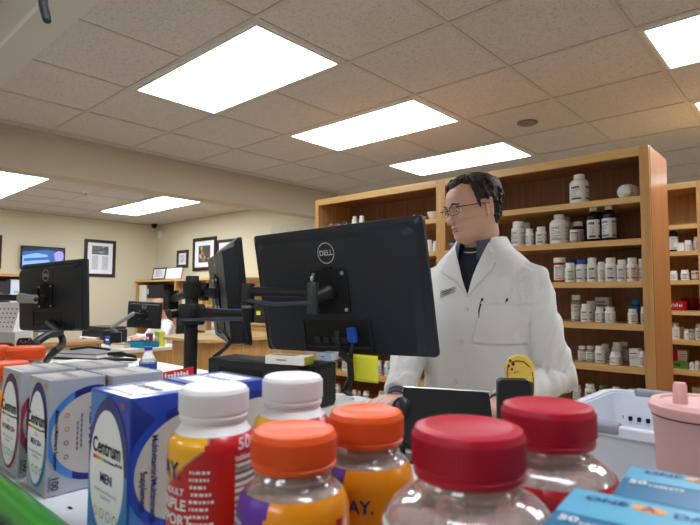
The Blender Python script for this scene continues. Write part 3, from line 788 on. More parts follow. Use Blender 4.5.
# gummy bottles
def gummy_bottle(label, x, y, rz, R, H, rc, hc, capm, kind, grp):
    t = thing('gummy_vitamin_bottle', label, 'bottle', (x, y, ZS+.0006), rz, grp)
    n = rc-.004; zb = H-hc; sh = R*(.55 if kind == 'orange' else .42)
    out = [(0, 0), (R-.004, 0), (R, .004), (R, zb-.010-sh)]
    for k in range(1, 9):
        a = PI/2*k/8; out.append((n+.001+(R-n-.001)*math.cos(a), zb-.010-sh+sh*math.sin(a)))
    out += [(n, zb-.008), (n+.0016, zb-.0065), (n+.0016, zb-.005), (n, zb-.004), (n, zb+.006)]
    inn = [(max(r-.0014, 0), max(z, .002)) for r, z in out[1:]][::-1]
    MB().lathe(out+inn+[(0, .002)], M_pet, 56).build('body', t, angle=60)
    cap_mesh(rc, hc, capm, 96, .005).build('cap', t).location = (0, 0, zb)
    lt = zb-.010-sh*.35 if kind == 'orange' else zb-.010-sh
    # gummies inside
    g = MB(); rr = random.Random(3)
    gm = [mat('gummy_'+nm, c, .4, sss=0) for nm, c in ((('apricot', (226, 130, 40)), ('peach', (220, 150, 70))) if kind == 'orange' else (('rose', (206, 120, 120)), ('salmon', (222, 160, 146)), ('blush', (214, 140, 130))))]
    top = zb-.012-(sh*.8 if kind == 'orange' else sh*.75)
    for i in range(190):
        q = rr.uniform(.3, 1)**.5
        a = rr.uniform(0, 2*PI); z = rr.uniform(.012, top)
        rmax = R-.0095-(max(0, z-(zb-.01-sh))/sh)**2*(R-n)*.9
        g.ball((math.cos(a)*rmax*q, math.sin(a)*rmax*q, z), (.0066, .0066, .0052), gm[i % len(gm)], 10)
    g.build('gummies', t)['kind'] = 'stuff'
    g = MB()
    def mf(a, z):
        b = math.atan2(math.cos(a), -math.sin(a))
        if kind == 'orange':
            d = math.hypot((b+.85)*R, z-(lt+.002))
            if d < .026: return M_purp
            if b > 1.15 and b < 1.32: return M_labr if z < lt-.008 else M_lago
            return M_lago
        if kind == 'redwhite': 
            zt = lt-.004*math.cos(2*b)
            if z > lt+.004: return M_cw
            if b < -.1: return M_navy
            return M_cw
        return M_labr
    rows = [(R+.0004, .008+k*((min(lt, zb-.010-sh)-.008)/50)) for k in range(51)]
    if kind == 'orange':
        pass
    if True:
        for k in range(1, {'orange': 6, 'red': 4, 'redwhite': 3}[kind]):
            a = PI/2*k/8
            rows.append((n+.001+(R-n-.001)*math.cos(a)+.0004, zb-.010-sh+sh*math.sin(a)))
    g.lathe(rows, M_lago, 100, matf=mf)
    if kind == 'orange':
        g.text('ONE A', .0115, wrap(R+.0009, -.65, .072), M_navy, True); g.text('DAY.', .0125, wrap(R+.0009, .12, .068), M_navy, True)
        pass
        g.raw([Vector(wrap(R+.001, 1.2, .055)(.004*math.cos(2*PI*k/16), .004*math.sin(2*PI*k/16))) for k in range(16)], [tuple(range(16))], M_teal)
        g.text('Multi', .006, wrap(R+.0009, -.85, lt-.012), M_cw, True)
    else:
        g.text('ONE A DAY', .015, wrap(R+.0009, .2, .055), M_navy if kind == 'redwhite' else M_cw, True)
    g.build('wrap_label', t)
    return t
GO = 'orange-capped gummy bottles'; GR = 'red-capped gummy bottles'
gummy_bottle('orange-capped gummy bottle with purple corner on its amber label, nearest of its colour', -.264, .238, .50, .036, .131, .0275, .024, M_oran, 'orange', GO)
gummy_bottle('orange-capped gummy bottle standing behind the nearer one, lettering DAY showing', -.272, .320, .36, .036, .129, .0285, .024, M_oran, 'orange', GO)
gummy_bottle('largest red-capped clear gummy bottle, front and centre right', -.150, .262, .52, .0465, .147, .030, .026, M_redc, 'redwhite', GR)
gummy_bottle('red-capped clear gummy bottle standing behind and right of the largest one', -.146, .361, .2, .0440, .145, .030, .026, M_redc, 'red', GR)
gummy_bottle('orange-capped bottle behind the grey boxes at the left edge, highest of three', -.965, .29, 0, .036, .1335, .0275, .020, M_oran, 'red', GO)
gummy_bottle('orange-capped bottle at the left edge in front, partly out of view', -.865, .238, 0, .034, .122, .0265, .022, M_oran, 'orange', GO)
gummy_bottle('small orange-capped bottle at the very left edge, farthest back', -1.055, .265, 0, .034, .130, .0265, .020, M_oran, 'orange', GO)
# teal cartons
M_tl = mat('carton_sky', (86, 168, 200), .35, coat=.3); M_td = mat('carton_teal', (20, 108, 148), .35, coat=.3)
def teal_box(label, x0, y0, w, d, h):
    t = thing('vitamin_carton', label, 'box', (x0, y0, ZS+.0006), .10, 'teal vitamin cartons')
    MB().box(0, w, 0, d, 0, h, M_td).build('carton', t, .0015)
    g = MB()
    sk = d*.45
    g.poly([(.001, d*.55, h+.0003), (w-.001, d*.60, h+.0003), (w-.001, d-.001, h+.0003), (.001, d-.001, h+.0003)], M_tl)
    tp = lambda dx, dy, k=.10: (lambda a, b: (dx+a, dy+b+k*a, h+.0007))
    g.text('ONE', .0088, tp(.018, d*.85), M_navy, True)
    g.text('A', .0088, tp(.036, d*.86), M_navy, True)
    g.raw([(.036+.0075*math.cos(2*PI*k/20), d*.86+.0045*math.sin(2*PI*k/20), h+.0005) for k in range(20)], [tuple(range(20))], mat('orange_print', (224, 150, 80), .5))
    g.text('DAY', .0088, tp(.0545, d*.85), M_navy, True)
    g.text('50', .0085, tp(.0085, d*.46), M_cw, True); g.text('TABLETS', .0042, tp(.0215, d*.43), M_cw, True)
    g.text('ONE A DAY', .016, lambda a, b: (w/2+a, -.0006, h*.7+b), M_cw, True)
    g.build('printed_artwork', t)
    return t
teal_box('teal and sky-blue vitamin carton at the bottom right, nearest the camera', -.0955, .207, .135, .082, .118)
teal_box('teal and sky-blue vitamin carton behind the nearest one, beside the pink tumbler', -.0865, .2915, .130, .056, .118)

# ------------------------------------------------------------------ monitors and their arms
M_mon = mat('monitor_shell', (26, 31, 40), .42, bump=.12, bump_scale=1400)
M_mond = mat('monitor_recess', (10, 11, 13), .5)
M_scr = mat('lcd_screen', (8, 9, 12), .12)
M_logo = mat('logo_silver', (200, 202, 206), .35, metal=.4)
def frust(g, a, b, ya, yb, r, mm, n=4):
    # rounded rectangle a=(x0,x1,z0,z1) at y=ya lofted to b at y=yb
    def ring(q, y):
        x0, x1, z0, z1 = q; pts = []
        for cx, cz, st in ((x1-r, z1-r, 0), (x0+r, z1-r, 1), (x0+r, z0+r, 2), (x1-r, z0+r, 3)):
            for k in range(n+1):
                t = (st+k/n)*PI/2; pts.append(Vector((cx+r*math.cos(t), y, cz+r*math.sin(t))))
        return pts
    g.loft([ring(a, ya), ring(b, yb)], mm, smooth=False)
def monitor(label, loc, rot, W=.53, H=.32, vesa=True, bulge=.022):
    t = thing('monitor', label, 'monitor', loc, 0, None); t.rotation_mode = 'XYZ'; t.rotation_euler = rot
    w, h = W/2, H/2
    g = MB(); frust(g, (-w, w, -h, h), (-w, w, -h, h), 0, .012, .010, M_mon)
    g.build('bezel', t, .0015)
    MB().box(-w+.011, w-.011, .0122, .0130, -h+.016, h-.011, M_scr).build('screen', t)
    g = MB()
    frust(g, (-w+.012, w-.012, -h+.004, h-.012), (-w+.001, w-.001, -h+.001, h-.001), -.010, 0, .012, M_mon)
    frust(g, (-w*.86, w*.86, -h+.006, h*.80), (-w+.018, w-.018, -h+.004, h-.022), -.010-bulge, -.010, .02, M_mon)
    g.build('rear_cover', t)
    yb = -.010-bulge
    g = MB()
    g.box(-.105, .105, yb-.0006, yb+.004, -h+.010, -h+.088, M_mond)
    for i in range(5): g.box(-.07+i*.028, -.052+i*.028, yb-.0025, yb-.0006, -h+.03, -h+.045, M_dgrey)
    g.box(-.10, .10, yb-.004, yb-.0006, -h+.018, -h+.023, M_dgrey)
    for sx in (-.105, .105): g.box(sx-.004, sx+.004, yb-.003, yb, -h+.010, -h+.09, M_mon)
    g.build('port_recess', t)
    g = MB()
    R = .0262; n = 48
    g.raw([(r*math.cos(2*PI*k/n), yy, h*.60+r*math.sin(2*PI*k/n)) for r, yy in ((R, yb-.0012), (R-.0022, yb-.0012)) for k in range(n)], [(k, (k+1) % n, n+(k+1) % n, n+k) for k in range(n)], M_logo)
    g.text('DELL', .0185, lambda a, b: (a, yb-.0012, h*.60+b), M_logo, True)
    g.build('emblem', t)
    if vesa:
        g = MB()
        g.rbox(-.055, .055, yb-.005, yb-.0005, -.055, .055, .006, M_blackmat)
        g.box(-.012, .012, yb-.0052, yb-.001, .03, .062, M_blackmat)
        for x in (-.045, .045):
            for z in (-.045, .045): g.lathe([(0, .003), (.004, .003), (.005, 0)], M_silver, 12, X=Matrix.Translation((x, yb-.005, z)) @ Matrix.Rotation(PI/2, 4, 'X'))
        g.build('mount_plate', t)
    return t
mA = monitor('big black monitor seen from behind in the centre of the photo, round logo', (-.92, .962, 1.365), (.181, -.027, .099), bulge=.009)
# blue video plug and cable into the big monitor
def inmon(t, p): 
    from mathutils import Euler
    return Euler(t.rotation_euler).to_matrix() @ Vector(p)+Vector(t.location)
MB().rbox(.052, .074, -.046, -.030, -.120, -.086, .003, M_blue, ax='z').build('video_plug', mA, .001, label='blue video cable plug')
pA = inmon(mA, (.063, -.038, -.121))
c1 = MB().tube([pA, pA+Vector((.0, -.008, -.03)), pA+Vector((-.004, -.004, -.075)), pA+Vector((-.03, .02, -.13)), Vector((-.825, .955, 1.09)), Vector((-.83, .95, WT+.02))], .0055, M_black, 10).build('video_cable')
tag(c1, 'black video cable curving down from the blue plug beneath the big monitor', 'cable')
q = at_d(340, 355, 1.32)
c2 = MB().tube([inmon(mA, (.02, -.040, -.10)), inmon(mA, (.03, -.05, -.16)), at_d(341, 352, 1.22), at_d(350, 362, 1.24), at_d(351, 378, 1.26), at_d(345, 390, 1.27), Vector((-.80, .96, 1.07)), Vector((-.79, .965, WT+.02))], .008, M_black, 10).build('power_cable')
tag(c2, 'thick black cable looping beside the yellow note under the big monitor', 'cable')
mB = monitor('black monitor seen almost edge-on, left of the big one', (-1.505, 1.063, 1.363), (.12, 0, -.484), bulge=.034)
mC = monitor('black monitor seen from behind at the left edge, grey arm attached', (-2.680, .906, 1.344), (.027, -.033, .213), W=.51)
# dual arm on a pole
PX, PY = -1.345, .818
t = thing('monitor_stand', 'black pole-mounted double monitor arm carrying the big and the edge-on monitors', 'monitor arm', (PX, PY, RZ+.0005))
z_ = lambda z: z-RZ
L = lambda p: Vector((p[0]-PX, p[1]-PY, p[2]-RZ))
MB().lathe([(0, 0), (.05, 0), (.05, .01), (.03, .016), (0, .016)], M_black, 32).build('base', t)
MB().lathe([(0, .014), (.0185, .014), (.0185, z_(1.405)-.003), (.0165, z_(1.405)), (0, z_(1.405))], M_black, 28).build('pole', t)
MB().lathe([(0, 0), (.034, 0), (.037, .006), (.037, .052), (.034, .058), (0, .058)], M_black, 28).lathe([(0, 0), (.012, 0), (.012, .03), (0, .03)], M_black, 14, X=Matrix.Translation((-.03, -.02, .029)) @ Matrix.Rotation(PI/2, 4, 'X')).build('collar', t).location = (0, 0, z_(1.268))
MB().lathe([(0, 0), (.026, 0), (.026, .045), (0, .045)], M_black, 24).build('collar', t).location = (0, 0, z_(1.342))
def armbar(g, p0, p1, w0, w1, m, rim=None):
    p0 = Vector(p0); p1 = Vector(p1); d = (p1-p0).normalized(); s = d.cross(Vector((0, 0, 1))).normalized(); u = s.cross(d)
    rings = []
    for p, w in ((p0, w0), (p0.lerp(p1, .3), w0*.95), (p0.lerp(p1, .7), w1*1.0), (p1, w1)):
        rings.append([p+s*.011*math.cos(2*PI*k/16)+u*w*math.sin(2*PI*k/16) for k in range(16)])
    g.loft(rings, m)
EL = L(at_d(248, 309, 1.33)); 
a1 = MB()
armbar(a1, (0, 0, z_(1.300)), (EL.x, EL.y, z_(1.306)), .016, .011, M_black)
a1.build('lower_arm', t)
g = MB(); g.tube([Vector((0, -.034, z_(1.283))), Vector((EL.x*.5, EL.y*.5-.020, z_(1.286))), Vector((EL.x, EL.y-.012, z_(1.293)))], .0045, M_navyarm, 8).build('arm_trim', t, label='slate grey strip along the lower arm')
g = MB()
g.lathe([(0, z_(1.283)), (.014, z_(1.283)), (.016, z_(1.288)), (.016, z_(1.376)), (.014, z_(1.381)), (0, z_(1.381))], M_black, 24, X=Matrix.Translation((EL.x, EL.y, 0)))
g.lathe([(.0165, z_(1.319)), (.0165, z_(1.326))], M_grey, 24, X=Matrix.Translation((EL.x, EL.y, 0)))
g.build('elbow_joint', t)
VE = L(inmon(mA, (-.012, -.075, -.005)))
g = MB(); armbar(g, (EL.x, EL.y, z_(1.362)), (VE.x, VE.y, VE.z+.008), .013, .010, M_black); g.build('upper_arm', t)
g = MB(); g.tube([Vector((EL.x, EL.y-.012, z_(1.338))), Vector((EL.x*.5+VE.x*.5, EL.y*.5+VE.y*.5-.014, VE.z-.016)), Vector((VE.x, VE.y-.012, VE.z-.012))], .005, M_navyarm, 8).build('arm_trim', t, label='slate grey strip along the upper arm')
g = MB()
g.lathe([(0, -.04), (.014, -.04), (.015, -.035), (.015, .032), (.013, .037), (0, .037)], M_dgrey, 20, X=Matrix.Translation(VE))
E2 = L(inmon(mA, (.005, -.0385, .0)))
g.tube([VE, VE*.4+E2*.6, E2], [.015, .018, .024], M_black, 16)
g.ball(VE+Vector((.002, -.006, .045)), (.005, .005, .008), M_silver, 10)
g.build('tilt_head', t)
# branch to the edge-on monitor
JL = L(at_d(171, 300, 1.62)); VB = L(inmon(mB, (-.03, -.085, .01)))
g = MB(); armbar(g, (0, 0, z_(1.362)), JL, .013, .012, M_black); armbar(g, JL+Vector((0, 0, .004)), VB, .012, .012, M_black)
g.build('rear_arm', t)
MB().rbox(JL.x-.018, JL.x+.018, JL.y-.018, JL.y+.018, JL.z-.028, JL.z+.028, .006, M_black, ax='z').build('elbow_joint', t)
EB = L(inmon(mB, (0, -.0502, 0)))
MB().tube([VB, EB], [.016, .022], M_black, 16).lathe([(0, -.03), (.016, -.03), (.016, .03), (0, .03)], M_dgrey, 20, X=Matrix.Translation(VB)).build('tilt_head', t)
# left monitor's own arm
P2 = at_d(-30, 297, 2.42)
t = thing('monitor_stand', 'silver grey monitor arm reaching in from the left edge to its monitor', 'monitor arm', (P2.x, P2.y, WT+.0005))
L2 = lambda p: Vector((p[0]-P2.x, p[1]-P2.y, p[2]-WT))
MB().lathe([(0, 0), (.06, 0), (.06, .012), (.02, .018), (0, .018)], M_black, 28).build('base', t)
MB().lathe([(0, .016), (.0185, .016), (.0185, .46), (0, .46)], M_black, 24).build('pole', t)
j1 = L2(at_d(19, 298, 2.33)); v1 = L2(inmon(mC, (-.01, -.075, .0)))
g = MB(); armbar(g, (0, 0, j1.z+.004), j1, .016, .014, M_black); g.build('lower_arm', t)
g = MB(); q0 = L2(at_d(19, 298, 2.30)); q1 = L2(at_d(36, 299.5, 2.24)); armbar(g, q0, q1, .022, .018, mat('pale_grey_plastic', (150, 150, 148), .5)); g.build('upper_arm', t, label='pale grey arm section')
g = MB(); g.tube([q1, v1], [.010, .014], M_black, 12); g.lathe([(0, -.035), (.018, -.035), (.018, .035), (0, .035)], M_black, 20, X=Matrix.Translation(v1)); g.tube([v1, L2(inmon(mC, (0, -.0385, 0)))], [.014, .024], M_black, 14); g.build('tilt_head', t)

# ------------------------------------------------------------------ things on the work counter
cl = at_z(208, 357, 1.204); cr_ = at_z(312, 366, 1.204)
t = thing('desktop_computer', 'black desktop computer lying flat beneath the big monitor, with small boxes on top', 'computer', (cl.x, cl.y, RZ+.0008), math.atan2(cr_.y-cl.y, cr_.x-cl.x))
CW = (cr_-cl).length; CH = .094
MB().box(0, CW, .006, .095, 0, CH, M_black).build('case', t, .003)
g = MB(); g.box(.002, CW-.002, 0, .006, .002, CH-.002, M_blackg)
g.box(CW*.84, CW*.92, -.001, 0, CH*.55, CH*.72, M_grey).box(CW*.12, CW*.55, -.001, 0, CH*.62, CH*.8, M_blackmat)
g.build('front_panel', t, .001)
g = MB()
for i in range(6):
    for j in range(11): g.box(CW+.0002, CW+.0015, .010+i*.0145, .021+i*.0145, .010+j*.007, .0135+j*.007, M_dgrey)
g.build('vent_grille', t)
bz = RZ+.0008+CH+.001
def slim_box(label, p0, p1, dep, h, top, end, name='small_box'):
    a = math.atan2(p1.y-p0.y, p1.x-p0.x); w = (p1-p0).length
    t = thing(name, label, 'box', (p0.x, p0.y, bz), a)
    MB().box(0, w, 0, dep, 0, h, top).build('carton', t, .001)
    g = MB().box(w*.1, w*.7, dep*.2, dep*.75, h+.0001, h+.0006, mat('olive_print', (150, 146, 90), .6)).box(w-.012, w+.0006, .0008, dep-.0008, .001, h-.001, end)
    g.box(w*.3, w*.55, -.0006, -.0001, h*.45, h*.6, M_inkgrey)
    g.build('print', t)
slim_box('flat white box with a yellow-green end lying on the black computer', at_z(265, 363.5, bz), at_z(304, 366, bz), .045, .018, M_paper, mat('lime_card', (170, 176, 50), .6))
slim_box('flat pale blue box lying right of the white one on the computer', at_z(307, 360.0, bz)+Vector((.014, .016, 0)), at_z(323, 361, bz)+Vector((.012, .014, 0)), .05, .016, mat('pale_blue_card', (176, 200, 222), .6), M_paper)
# yellow note hanging from the big monitor
t = MB(); nx, nz = 8, 8; vs = []; fs = []
tl = inmon(mA, (.050, -.034, -.150)); ux = (inmon(mA, (1, 0, 0))-inmon(mA, (0, 0, 0))).normalized()
for j in range(nz+1):
    for i in range(nx+1):
        a, b = i/nx, j/nz
        vs.append(tl+ux*(.078*a+.004*b)+Vector((0, -.004*math.sin(b*2)-.003*math.sin(a*3), -.062*b-.003*a)))
for j in range(nz):
    for i in range(nx): k = j*(nx+1)+i; fs.append((k, k+nx+1, k+nx+2, k+1))
t.raw(vs, fs, M_yellow, True)
o = t.build('sticky_note'); sm = o.modifiers.new('thick', 'SOLIDIFY'); sm.thickness = .0006; sm.offset = 1
tag(o, 'bright yellow paper note hanging from the lower edge of the big monitor', 'note')
# paper
a = at_z(334, 402, RZ)
ps = thing('paper_roll', 'white curled strip of paper right of the black computer', 'paper', (a.x+.02, a.y+.02, WT+.0006))
MB().lathe([(.02, 0), (.044, 0), (.044, .125), (.02, .125), (.02, 0)], M_paper, 32).build('roll', ps)
# keyboard and mouse
k0 = at_z(397, 424, 1.0)
t = thing('keyboard', 'black keyboard with white-marked keys between the orange and red caps', 'keyboard', (-1.175, 1.045, WT+.0005), .0)
MB().rbox(0, .44, 0, .15, 0, .016, .006, M_black, ax='z').build('case', t, .002)
g = MB()
for j in range(6):
    for i in range(18): g.box(.010+i*.0234, .030+i*.0234, .012+j*.022, .031+j*.022, .0163, .0215, M_blackmat)
g.build('keys', t, .001)
g = MB()
for j in range(6):
    for i in range(18):
        if (i*7+j*5) % 4: g.box(.015+i*.0234, .022+i*.0234, .020+j*.022, .027+j*.022, .0216, .0219, M_cw)
g.build('key_legends', t)
p = at_z(405, 438, WT)
t = MB(); t.box(-.09, .09, -.12, .12, 0, .0012, M_paper)
for i in range(14): t.box(-.07, .02+.04*((i*5) % 3)/2, -.1+i*.014, -.097+i*.014, .0013, .0014, M_txt)
o = t.build('printed_sheet'); o.location = (-.74, .87, WT+.0005); o.rotation_euler = (0, 0, .5); tag(o, 'white printed sheet lying below the tilted black tablet screen', 'paper')
# tilted customer tablet
ta, tb = at_d(403, 387, 1.22), at_d(488, 398, 1.22)
ang = math.atan2(tb.y-ta.y, tb.x-ta.x); TW = (tb-ta).length
t = thing('tablet_stand', 'black tablet screen on a tilting stand, silver upper edge, seen from behind', 'tablet', ((ta.x+tb.x)/2, (ta.y+tb.y)/2, WT+.0005), ang)
hz = (ta.z+tb.z)/2-WT
X = Matrix.Translation((0, 0, hz)) @ Matrix.Rotation(.055, 4, 'Y') @ Matrix.Rotation(-.62, 4, 'X')
MB().rbox(-TW/2, TW/2, -.011, 0, -.13, 0, .006, M_blackmat, X=X).build('housing', t, .002)
MB().box(-TW/2, TW/2, -.0125, .0, .0005, .0035, M_silver, X=X).box(-TW/2, TW/2, -.001, .004, -.006, .0035, M_silver, X=X).build('edge_trim', t, label='silver edge trim')
MB().box(-TW/2+.008, TW/2-.008, .0005, .0012, -.124, -.008, M_scr, X=X).build('screen', t)
MB().box(-.05, .05, -.055, .05, 0, .012, M_black).tube([(0, 0, .01), (0, -.01, .05), (0, -.035, hz-.05)], .014, M_black, 14).build('stand', t)
pb = at_d(405, 414, 1.17)
t = thing('barcode_scanner', 'rounded black scanner head standing at the left of the tilted tablet', 'scanner', (pb.x-.01, pb.y, WT+.0005))
hh = pb.z-WT
MB().lathe([(0, 0), (.035, 0), (.035, .008), (.012, .014), (0, .014)], M_black, 24).tube([(0, 0, .012), (0, 0, hh-.03)], .009, M_black, 12).build('stand', t)
MB().ball((0, 0, hh), (.018, .034, .036), M_black, 24).build('head', t)
# card reader with yellow tag
pc = at_d(513, 379, 1.16)
t = thing('card_reader', 'black upright card reader in front of the white coat', 'card reader', (pc.x, pc.y, WT+.0005), .62)
hz = pc.z-WT
MB().rbox(-.034, .034, -.016, .016, .012, hz, .010, M_black, ax='y').build('body', t, .002)
MB().rbox(-.05, .05, -.035, .03, 0, .011, .008, M_black, ax='z').build('foot', t)
MB().box(-.026, .026, .0165, .018, .09, hz-.012, M_scr).build('screen', t)
g = MB().box(.0345, .040, -.012, .012, .03, hz-.006, M_dgrey); g.build('card_slot', t)
py_ = at_d(519, 372, 1.25)
t = thing('yellow_tag', 'yellow padded tag with brown doodles sticking up behind the black card reader', 'tag', (py_.x, py_.y, WT+.0005), .62)
hz = at_d(519, 355, 1.25).z-WT
My = mat('yellow_foam', (244, 206, 92), .85, bump=.3, bump_scale=300)
pts = [(.030, .02), (.036, hz*.5), (.036, hz-.035)]+[(.002+.034*math.cos(t_), hz-.034+.034*math.sin(t_)) for t_ in [i*PI/12 for i in range(1, 12)]]+[(-.032, hz-.035), (-.030, hz-.075), (.012, hz-.085), (.014, .02)]
MB().prism([(x, z) for x, z in pts], .012, My).build('padding', t, .004, bseg=3)
g = MB(); Mb = mat('brown_ink', (90, 56, 30), .8)
g.tube([(-.018, -.0012, hz-.018), (-.004, -.0012, hz-.014), (.012, -.0012, hz-.016), (.024, -.0012, hz-.028)], .0011, Mb, 6)
for x, z, r in ((-.020, hz-.014, .003), (-.024, hz-.026, .0028), (-.013, hz-.022, .0034), (-.016, hz-.034, .0025), (-.010, hz-.042, .0015), (-.004, hz-.041, .0015)): g.ball((x, -.001, z), (r, .001, r*1.3), Mb, 10)
g.tube([(-.026, -.001, hz-.03), (-.027, -.001, hz-.045), (-.024, -.001, hz-.06)], .0009, Mb, 6)
g.tube([(.030, -.001, hz-.04), (.033, -.001, hz-.06), (.032, -.001, hz-.09)], .0009, Mb, 6)
g.build('doodles', t)
t2 = MB().rbox(-.04, .04, -.02, .02, -.0, .02, .006, M_black, ax='z').build('foot', t)
# white basket
M_bk = mat('basket_plastic', (214, 218, 228), .35)
t = thing('plastic_basket', 'white plastic basket with grey handles behind the pink tumbler', 'basket', (0, 0, WT+.0006))
bA = [at_z(592, 412, 1.19), at_z(700, 452, 1.19), at_z(720, 412, 1.19), at_z(596, 391, 1.19)]
x0, x1, y0, y1 = -.285, .12, .712, .985
HB = .20
def rr_ring(x0, x1, y0, y1, z, r, n=6):
    pts = []
    for cx, cy, st in ((x1-r, y1-r, 0), (x0+r, y1-r, 1), (x0+r, y0+r, 2), (x1-r, y0+r, 3)):
        for k in range(n+1):
            a = (st+k/n)*PI/2; pts.append(Vector((cx+r*math.cos(a), cy+r*math.sin(a), z)))
    return pts
def wav(ring, z0):     # rim dips along the long sides for the handles
    return ring
g = MB(); ins = .03
o0 = rr_ring(x0+ins, x1-ins, y0+ins, y1-ins, 0, .02); o1 = rr_ring(x0, x1, y0, y1, HB, .025)
i1 = rr_ring(x0+.003, x1-.003, y0+.003, y1-.003, HB, .022); i0 = rr_ring(x0+ins+.003, x1-ins-.003, y0+ins+.003, y1-ins-.003, .003, .017)
g.loft([o0, o1, i1, i0], M_bk, smooth=True)
g0 = g
g = MB()
r0_ = rr_ring(x0-.012, x1+.012, y0-.012, y1+.012, HB-.008, .035); r1_ = rr_ring(x0-.012, x1+.012, y0-.012, y1+.012, HB+.004, .035); r2_ = rr_ring(x0, x1, y0, y1, HB+.004, .025); r3_ = rr_ring(x0, x1, y0, y1, HB-.008, .025)
g.loft([r0_, r1_, r2_, r3_, r0_], M_bk, caps=False, smooth=False); g.build('rim', t, .002)
h = g0
for i in range(18):
    h.rbox(x0+.014+i*.0130, x0+.0195+i*.0130, y1-.0125, y1-.0045, HB-.043, HB-.036, .0015, M_blackmat)
    h.rbox(x0+.014+i*.0130, x0+.0195+i*.0130, y1-.0165, y1-.0085, HB-.073, HB-.066, .0015, M_blackmat)
h.build('shell', t, angle=40)
for yy, xa, xb in ((y0-.006, x0+.005, x0+.088), (y1+.006, x0+.035, x0+.24)):
    MB().rbox(xa, xb, yy-.010, yy+.010, HB-.006, HB+.008, .005, mat('handle_grey', (140, 146, 156), .45), ax='x').build('handle', t, .002, label='grey grip handle')
# tumbler
pt = at_d(706, 404, .54)
M_tum = mat('pink_powder_coat', (198, 160, 155), .5, noise_amt=.02); M_tl2 = mat('pink_lid', (222, 170, 166), .4)
t = thing('tumbler', 'pink tumbler with lid and straw at the right edge', 'tumbler', (pt.x, pt.y, WT+.0005))
hz = pt.z-WT
rl = .0515
MB().lathe([(0, 0), (rl*.70, 0), (rl*.74, .004), (rl*.93, hz-.012), (0, hz-.012)], M_tum, 64).build('cup', t)
MB().lathe([(0, hz-.0118), (rl*.955, hz-.0118), (rl, hz-.008), (rl, hz-.002), (rl*.94, hz+.002), (rl*.8, hz+.002), (rl*.78, hz), (0, hz)], M_tl2, 64).build('lid', t)
MB().lathe([(rl*.945, hz-.0135), (rl*.955, hz-.0135), (rl*.955, hz-.012), (rl*.945, hz-.012)], M_dgrey, 64).build('seal_ring', t)
sp = at_d(674, 400, .54)-pt
MB().lathe([(0, hz-.001), (.0068, hz-.001), (.0062, hz+.0185), (.005, hz+.021), (0, hz+.021)], M_tl2, 24, X=Matrix.Translation((sp.x*.80, sp.y*.80, 0))).build('straw', t)

# ------------------------------------------------------------------ people
M_skin = mat('skin', (224, 176, 154), .5, noise_amt=.05, noise_scale=25, sss=.08)
M_skin2 = mat('skin_light', (216, 164, 142), .5, sss=.08)
M_hair = mat('dark_brown_hair', (46, 33, 28), .5, noise_amt=.4, noise_scale=60, bump=.9, bump_scale=110)
M_coat = mat('white_coat_cloth', (236, 236, 234), .85, noise_amt=.015, bump=.08, bump_scale=500)
M_shirt = mat('slate_blue_shirt', (84, 88, 112), .8, bump=.1, bump_scale=600)
M_shirtd = mat('navy_shirt_front', (40, 42, 58), .8, bump=.1, bump_scale=600)
M_trou = mat('dark_trousers', (36, 38, 46), .85)
def sm(x, a, b):
    t = max(0, min(1, (x-a)/(b-a))); return t*t*(3-2*t)
def interp(tab, z):
    if z <= tab[0][0]: return tab[0][1:]
    for a, b in zip(tab, tab[1:]):
        if z <= b[0]:
            t = (z-a[0])/(b[0]-a[0]); t = t*t*(3-2*t)*.35+t*.65
            return tuple(p*(1-t)+q*t for p, q in zip(a[1:], b[1:]))
    return tab[-1][1:]
# z, front, back, half width
HEADT = [(-.120, .048, .010, .026), (-.113, .066, .020, .036), (-.104, .082, .030, .044), (-.092, .091, .040, .056), (-.080, .088, .048, .063), (-.070, .092, .055, .067), (-.061, .088, .060, .069),
         (-.053, .092, .066, .071), (-.044, .089, .072, .072), (-.030, .088, .082, .0725), (-.010, .087, .092, .076), (.010, .088, .098, .078), (.022, .094, .101, .078), (.034, .094, .102, .0785), (.052, .091, .101, .077),
         (.070, .083, .096, .072), (.086, .070, .085, .063), (.100, .050, .066, .048), (.109, .028, .042, .030), (.113, .004, .012, .006)]
def head_point(a, z):       # a: angle, 0 = front (-Y), PI/2 = left (+X)
    f, b, w = interp(HEADT, z)
    c, s_ = math.cos(a), math.sin(a)
    if c > 0:
        e = 2.25 if z > -.03 else 2.0
        r = (abs(s_)**e/w**e+abs(c)**e/f**e)**(-1/e)
    else:
        r = (abs(s_)**2.2/w**2.2+abs(c)**2.2/b**2.2)**(-1/2.2)
    p = Vector((r*s_, -r*c, z))
    # eye sockets, cheeks, temples
    for sx in (-1, 1):
        d = ((p.x-sx*.032)/.017)**2+((z-.006)/.011)**2
        if c > 0: p.y += .0075*math.exp(-d)
        d = ((p.x-sx*.042)/.018)**2+((z+.022)/.016)**2
        if c > 0: p.y -= .0045*math.exp(-d)
    return p
def head_shell(g, m, off=0, n=64):
    zs = [-.120+.233*k/58 for k in range(59)]
    rings = [[head_point(2*PI*k/n, z) for k in range(n)] for z in zs]
    g.loft(rings, m)
